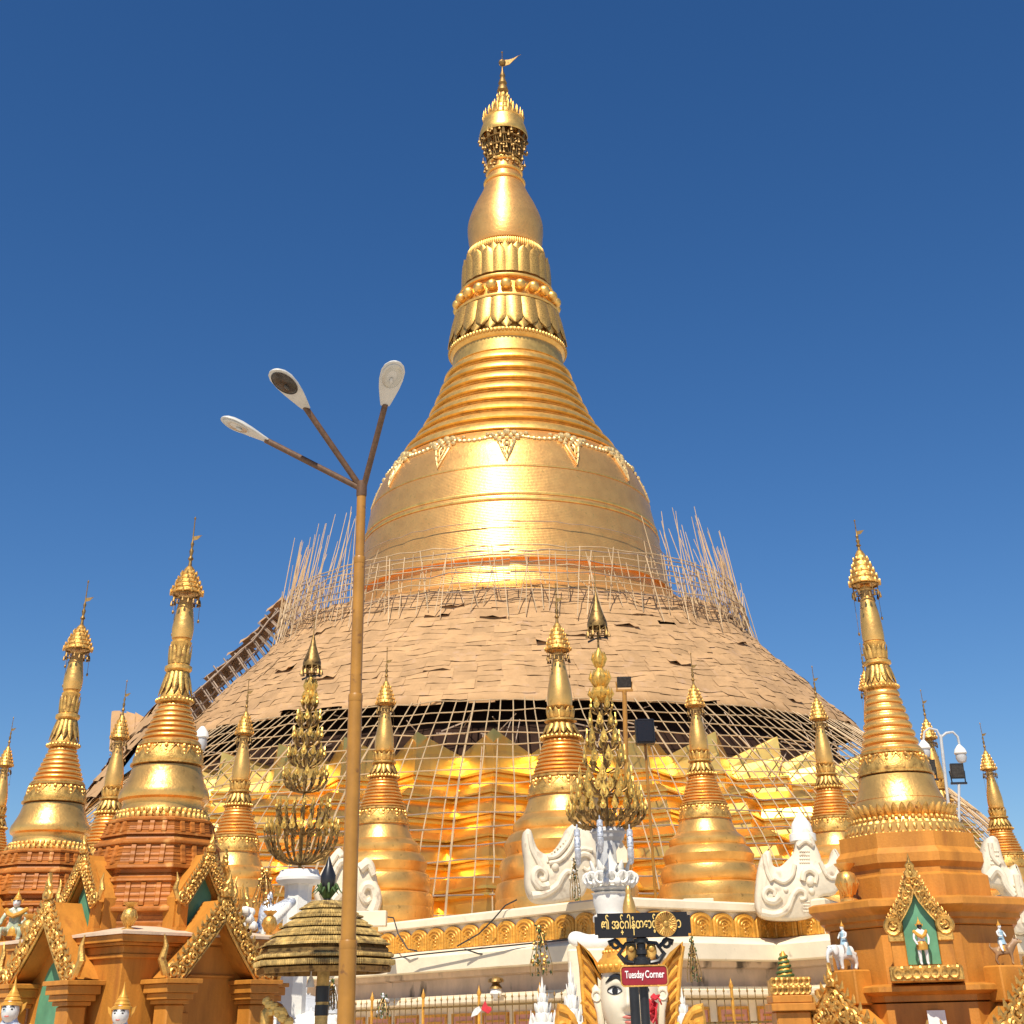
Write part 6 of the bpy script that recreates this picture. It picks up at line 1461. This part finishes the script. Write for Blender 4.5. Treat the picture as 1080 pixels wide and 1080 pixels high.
# seated green figure on the farther red shrine
zf = z_on_axis(at(12, 992, 24.84).x, 24.84, 993); p = Vector((at(12, 992, 24.84).x, 24.84, zf))
figure('seated green-robed figure with a gold crown, before the farther red-tiered shrine', p, .80, FIGGREEN, G_PAINT, 'squat', mface=FIGWHITE, plinth=OCHRE)
p = at(25, 990, 24.72); p = Vector((at(32, 992, 24.95).x, 24.9, zf))
figure('smaller crouching white and red figure beside the seated green figure at the left edge', p, .42, FIGWHITE, REDFLOWER, 'squat', plinth=OCHRE, rz=.5)
# crowned heads rising from below
for px_, py_, lab in ((128, 1070, 'silver-faced crowned figure below the free corner of the nearer red-tiered shrine'), (12, 1066, 'silver-faced crowned figure at the very left edge of the photo')):
    q = at(px_, py_, 18.4); h = (q.z - .55) / .87; figure(lab, (q.x, 18.4, .55), h * .999 if h < 2.2 else 2.2, SILVER, G_PAINT, 'stand', mface=FIGWHITE, plinth=OCHRE, group='silver-faced crowned figures')
# guardian in the green niche
bpy.context.view_layer.update()
figure('white and gold dark-faced guardian standing in the green front niche of the ochre shrine', tuple(cloc(0, -1.80, zn - .018)), .56, FIGWHITE, G_PAINT, 'stand', mface=INK)
# riders
def quadruped(label, px_, py_, Y, h, mbody, mrobe, kind, face):
    p = Y; t = thing(kind, label, 'statue', tuple(p), face); s_ = h
    if kind == 'elephant_statue':
        J = [(0, 0, .62, .26), (.30, 0, .64, .25), (-.30, 0, .62, .24), (.55, 0, .72, .20), (.72, 0, .74, .17), (.88, 0, .60, .09), (.92, 0, .40, .065), (.90, 0, .2, .05), (.98, 0, .10, .035), (-.50, 0, .58, .06), (-.56, 0, .35, .025)]
        E = [(0, 1), (1, 3), (3, 4), (4, 5), (5, 6), (6, 7), (7, 8), (0, 2), (2, 9), (9, 10)]
        legs = [(.32, .13, .11), (.32, -.13, .11), (-.34, .13, .11), (-.34, -.13, .11)]; par = [1, 1, 2, 2]
    else:
        J = [(0, 0, .58, .19), (.28, 0, .60, .20), (-.28, 0, .58, .19), (.46, 0, .78, .13), (.54, 0, .94, .11), (.70, 0, .90, .085), (.84, 0, .84, .06), (.50, 0, 1.04, .03), (-.46, 0, .62, .05), (-.54, 0, .72, .04), (-.50, 0, .84, .03)]
        E = [(0, 1), (1, 3), (3, 4), (4, 5), (5, 6), (4, 7), (0, 2), (2, 8), (8, 9), (9, 10)]
        legs = [(.30, .11, .075), (.30, -.11, .075), (-.30, .11, .08), (-.30, -.11, .08)]; par = [1, 1, 2, 2]
    for (x, y, r), pr_ in zip(legs, par):
        n = len(J); hind = x < 0
        J += [(x + (.03 if hind else 0), y, .40, r), (x + (-.06 if hind else .02), y, .22, r * .72), (x, y, .06, r * .62), (x + .05, y, .02, r * .6)]
        E += [(pr_, n), (n, n + 1), (n + 1, n + 2), (n + 2, n + 3)]
    J = [(a[0] * s_, a[1] * s_, a[2] * s_, a[3] * s_) for a in J]; skin('body', J, E, mbody, t)
    b = MB()
    if kind == 'elephant_statue':
        for q in (-1, 1): b.sphere((.60 * s_, q * .22 * s_, .70 * s_), (.14 * s_, .03 * s_, .19 * s_), 10, 8)
    else:
        for q in (-1, 1): b.lathe([(.035 * s_, 0), (.02 * s_, .06 * s_), (.003, .1 * s_)], 8, (.54 * s_, q * .06 * s_, 1.02 * s_))
    b.build('ears', mbody, t)
    b = MB()
    for q in (-1, 1): b.sphere(((.78 if kind == 'elephant_statue' else .66) * s_, q * (.13 if kind == 'elephant_statue' else .07) * s_, (.80 if kind == 'elephant_statue' else .94) * s_), .022 * s_, 6, 5)
    b.build('painted_eyes', INK, t)
    b = MB(); b.lathe([(.29 * s_, .52 * s_), (.285 * s_, .62 * s_), (.22 * s_, .80 * s_), (.12 * s_, .86 * s_)] if kind == 'elephant_statue' else [(.22 * s_, .52 * s_), (.21 * s_, .62 * s_), (.16 * s_, .74 * s_), (.08 * s_, .79 * s_)], 16); b.build('saddle_cloth', mrobe, t)
    return t, p
te, pe = quadruped('small white elephant statue carrying a blue rider, on the left gable of the ochre shrine', 0, 0, (lambda v: Vector((CX + v.x, CY + v.y, PLAT + .005)))(Matrix.Rotation(RC - radians(43), 4, 'Z') @ Vector((0, -1.62, 0))), .36, FIGWHITE, FIGBLUE, 'elephant_statue', radians(205))
figure('small blue-robed rider with a gold crown on the white elephant statue', (pe.x, pe.y, pe.z + .30), .36, FIGWHITE, FIGBLUE, 'astride', rz=radians(-60), name='rider_figure')
tl, pl_ = quadruped('small brown lion statue carrying a rider, on the right gable of the ochre shrine', 0, 0, (lambda v: Vector((CX + v.x, CY + v.y, PLAT + .005)))(Matrix.Rotation(RC + radians(43), 4, 'Z') @ Vector((0, -1.62, 0))), .33, FIGBROWN, G_PAINT, 'lion_statue', radians(-15))
figure('small rider in blue and white with a gold crown on the brown lion statue', (pl_.x, pl_.y, pl_.z + .26), .33, FIGWHITE, FIGBLUE, 'astride', rz=radians(30), name='rider_figure')

# ------------------------------------------------------------------ small white things behind the canopy and the sphinx
def white_spire(label, px_, top_py, Y, w, base_py=1085, m=WHITE):
    p = at(px_, base_py, Y); h = at(px_, top_py, Y).z; t = thing('white_spire', label, 'small stupa', (p.x, Y, 0), 0, 'small white shrines'); b = MB()
    b.bbox(-w, -w, 0, w, w, h * .62, .02); b.bbox(-w * 1.15, -w * 1.15, h * .62 + .003, w * 1.15, w * 1.15, h * .66, .02); b.build('base', m, t, smooth=False)
    b = MB(); z = h * .66; q = h - z; b.m = Matrix.Translation((0, 0, z))
    b.lathe([(w * .95, 0), (w * .9, q * .08), (w * .55, q * .14), (w * .50, q * .30), (w * .40, q * .34), (w * .36, q * .50), (w * .26, q * .54), (w * .22, q * .68), (w * .12, q * .74), (w * .05, q * .92), (.006, q)], 12)
    for r0_, z0_, r1_, z1_, n_ in ((.62, .10, .74, .30, 9), (.46, .31, .56, .49, 8), (.32, .51, .40, .67, 7), (.2, .69, .22, .84, 6)): petal_ring(b, w * r0_, q * z0_, w * r1_, q * z1_, n_, .16, .92, 4, 4, 2.2, ph=z0_ * 7)
    b.build('spire', m, t)
    b = MB()
    for i in range(4):
        for j in (-1, 1):
            a = pi / 4 + i * pi / 2; b.lathe([(w * .14, 0), (w * .16, .1), (w * .05, .22), (.005, .32)], 8, (w * .95 * cos(a) * 1.2, w * .95 * sin(a) * 1.2, z)); break
    b.build('corner_finials', m, t)
    return t
white_spire('small white shrine with a knobbed spire before the fence, left of the sphinx', 573, 1030, 31.05, .30)
white_spire('white shrine with pointed petals directly behind the left gold leaf of the sphinx statue', 604, 1014, 23, .20)
white_spire('small white shrine behind the right side of the sphinx statue', 722, 1042, 27.6, .22)
p = at(620, 995, 25.87); t = thing('white_lion_statue', 'white reclining lion statue behind the crown of the sphinx, below the black sign', 'statue', (p.x, p.y, 0))
v = lambda px_, py_: tuple(at(px_, py_, 25.87) - Vector((p.x, p.y, 0)))
skin('body', [(*v(632, 995), .14), (*v(618, 994), .13), (*v(606, 989), .12), (*v(602, 983), .07), (*v(597, 992), .07), (*v(645, 992), .12), (*v(655, 990), .05)], [(0, 1), (1, 2), (2, 3), (2, 4), (0, 5), (5, 6)], WHITE, t)
b = MB(); zq = v(620, 1001)[2]; b.bbox(-.35, -.2, 0, .4, .2, zq, .03); b.build('plinth', CREAM, t, smooth=False)
p = at(258, 970, 24.15); t = thing('white_flower_pot', 'white flower ornament beside the right end of the nearer red-tiered shrine', 'ornament', (p.x, p.y, 0)); b = MB(); rng = random.Random(6)
for j in range(14): b.sphere((rng.uniform(-.16, .16), rng.uniform(-.1, .1), p.z + rng.uniform(-.16, .16)), rng.uniform(.05, .09), 7, 5)
b.build('blossoms', WHITE, t); b = MB(); b.tube([(0, 0, 0), (0, 0, p.z)], .04, 8); b.build('stem', WHITE, t)
for px_, py_, h_, lab in ((306, 1055, .5, 'grey market umbrella'), ):
    pass
# crowd of pale stall umbrellas seen under the canopy
def parasol(label, px_, py_, Y, r, m):
    p = at(px_, py_, Y); t = thing('stall_parasol', label, 'parasol', (p.x, Y, 0), 0, 'parasols under the canopy'); b = MB()
    b.lathe([(r, p.z - r * .35), (r * .98, p.z - r * .33), (r * .6, p.z - r * .10), (.03, p.z + .02), (.01, p.z + .08)], 10, cap=False); b.build('canopy', m, t, smooth=False)
    b = MB(); b.tube([(0, 0, 0), (0, 0, p.z)], .025, 8); b.build('pole', GREY, t)
parasol('grey parasol seen beneath the tiled canopy', 318, 1049, 34.5, 1.1, GREY)
parasol('white parasol seen beneath the tiled canopy, lower left of the grey one', 298, 1062, 29.9, .55, WHITE)
parasol('white parasol partly behind the striped canopy post', 328, 1068, 27.6, .5, WHITE)
white_spire('white shrine glimpsed beneath the left eave of the tiled canopy', 290, 1034, 39.1, .5)
white_spire('white shrine glimpsed beneath the middle of the tiled canopy', 318, 1032, 41.4, .45)
white_spire('white shrine glimpsed between the striped canopy post and the lamp post', 352, 1040, 41.4, .4)
# gold dragon crest leaf at the right end of the left shrine
p = at(290, 1072, 20.47); t = thing('gold_naga', 'curling gold serpent with a yellow flower garland, below the left eave of the tiled canopy', 'ornament', (p.x, p.y, 0))
v = lambda px_, py_: tuple(at(px_, py_, 20.47) - Vector((p.x, p.y, 0)))
b = MB(); b.tube([v(280, 1090), v(282, 1068), v(287, 1060), v(294, 1064), v(300, 1074), v(306, 1090)], [.10, .09, .08, .07, .07, .08], 10); b.tube([(v(284, 1090)[0], 0, 0), v(284, 1090)], .1, 8); b.build('body', G_CARVE, t)
b = MB(); rng = random.Random(3)
for j in range(30): q = v(282 + j * .8, 1057 + j * .75); b.sphere((q[0] + rng.uniform(-.04, .04), q[1] - .08, q[2] + rng.uniform(-.05, .05)), rng.uniform(.03, .055), 6, 4)
b.build('flower_garland', TEXTGOLD, t)
# red and white bow tied to the fence
p = at(508, 1064, 42.89); b = MB(); rng = random.Random(9)
t = thing('ribbon_bow', 'red and white ribbon bow tied to the spiked fence', 'ribbon', tuple(p)); t.scale = (.65, .65, .65)
b.m = Matrix.Rotation(.1, 4, 'Y'); b.prism([(0, -.05), (.30, -.16), (.44, -.02), (.40, .10), (.25, .12), (.12, .32), (0, .06)], -.05, .03, .01); b.build('red_loop', REDFLOWER, t)
b = MB(); b.prism([(0, -.05), (-.18, -.22), (-.46, -.30), (-.40, -.12), (-.28, .02), (-.1, .1)], -.05, .03, .01); b.build('white_loop', FIGWHITE, t)
# wall lamp on the recessed band
p = at(523, 1042, 46); t = thing('wall_lantern', 'small dark lantern fixed under the ledge of the terrace wall', 'lantern', tuple(p)); b = MB(); b.lathe([(.05, .3), (.22, .24), (.25, .16), (.10, .12), (.16, .05), (.2, -.02)], 10); b.build('cap', G_OLD, t); b = MB(); b.lathe([(.15, -.02), (.19, -.15), (.10, -.28), (.01, -.30)], 12); b.build('globe', WHITE, t)
# striped corner block beside the stupas
for px_, py_, lab in ((392, 961, 'small cream plinth block at the foot of the stupa right of the lamp post'), (736, 948, 'small cream plinth block at the foot of the stupa right of the speaker box')):
    p = at(px_, py_, 48.87); b = MB(); b.bbox(-.5, -.2, 0, .5, .3, .45, .02); o = b.build('plinth_block', CREAM, smooth=False); o.location = (p.x, 48.88, max(ZF, p.z - .45)); tag(o, lab, 'block')
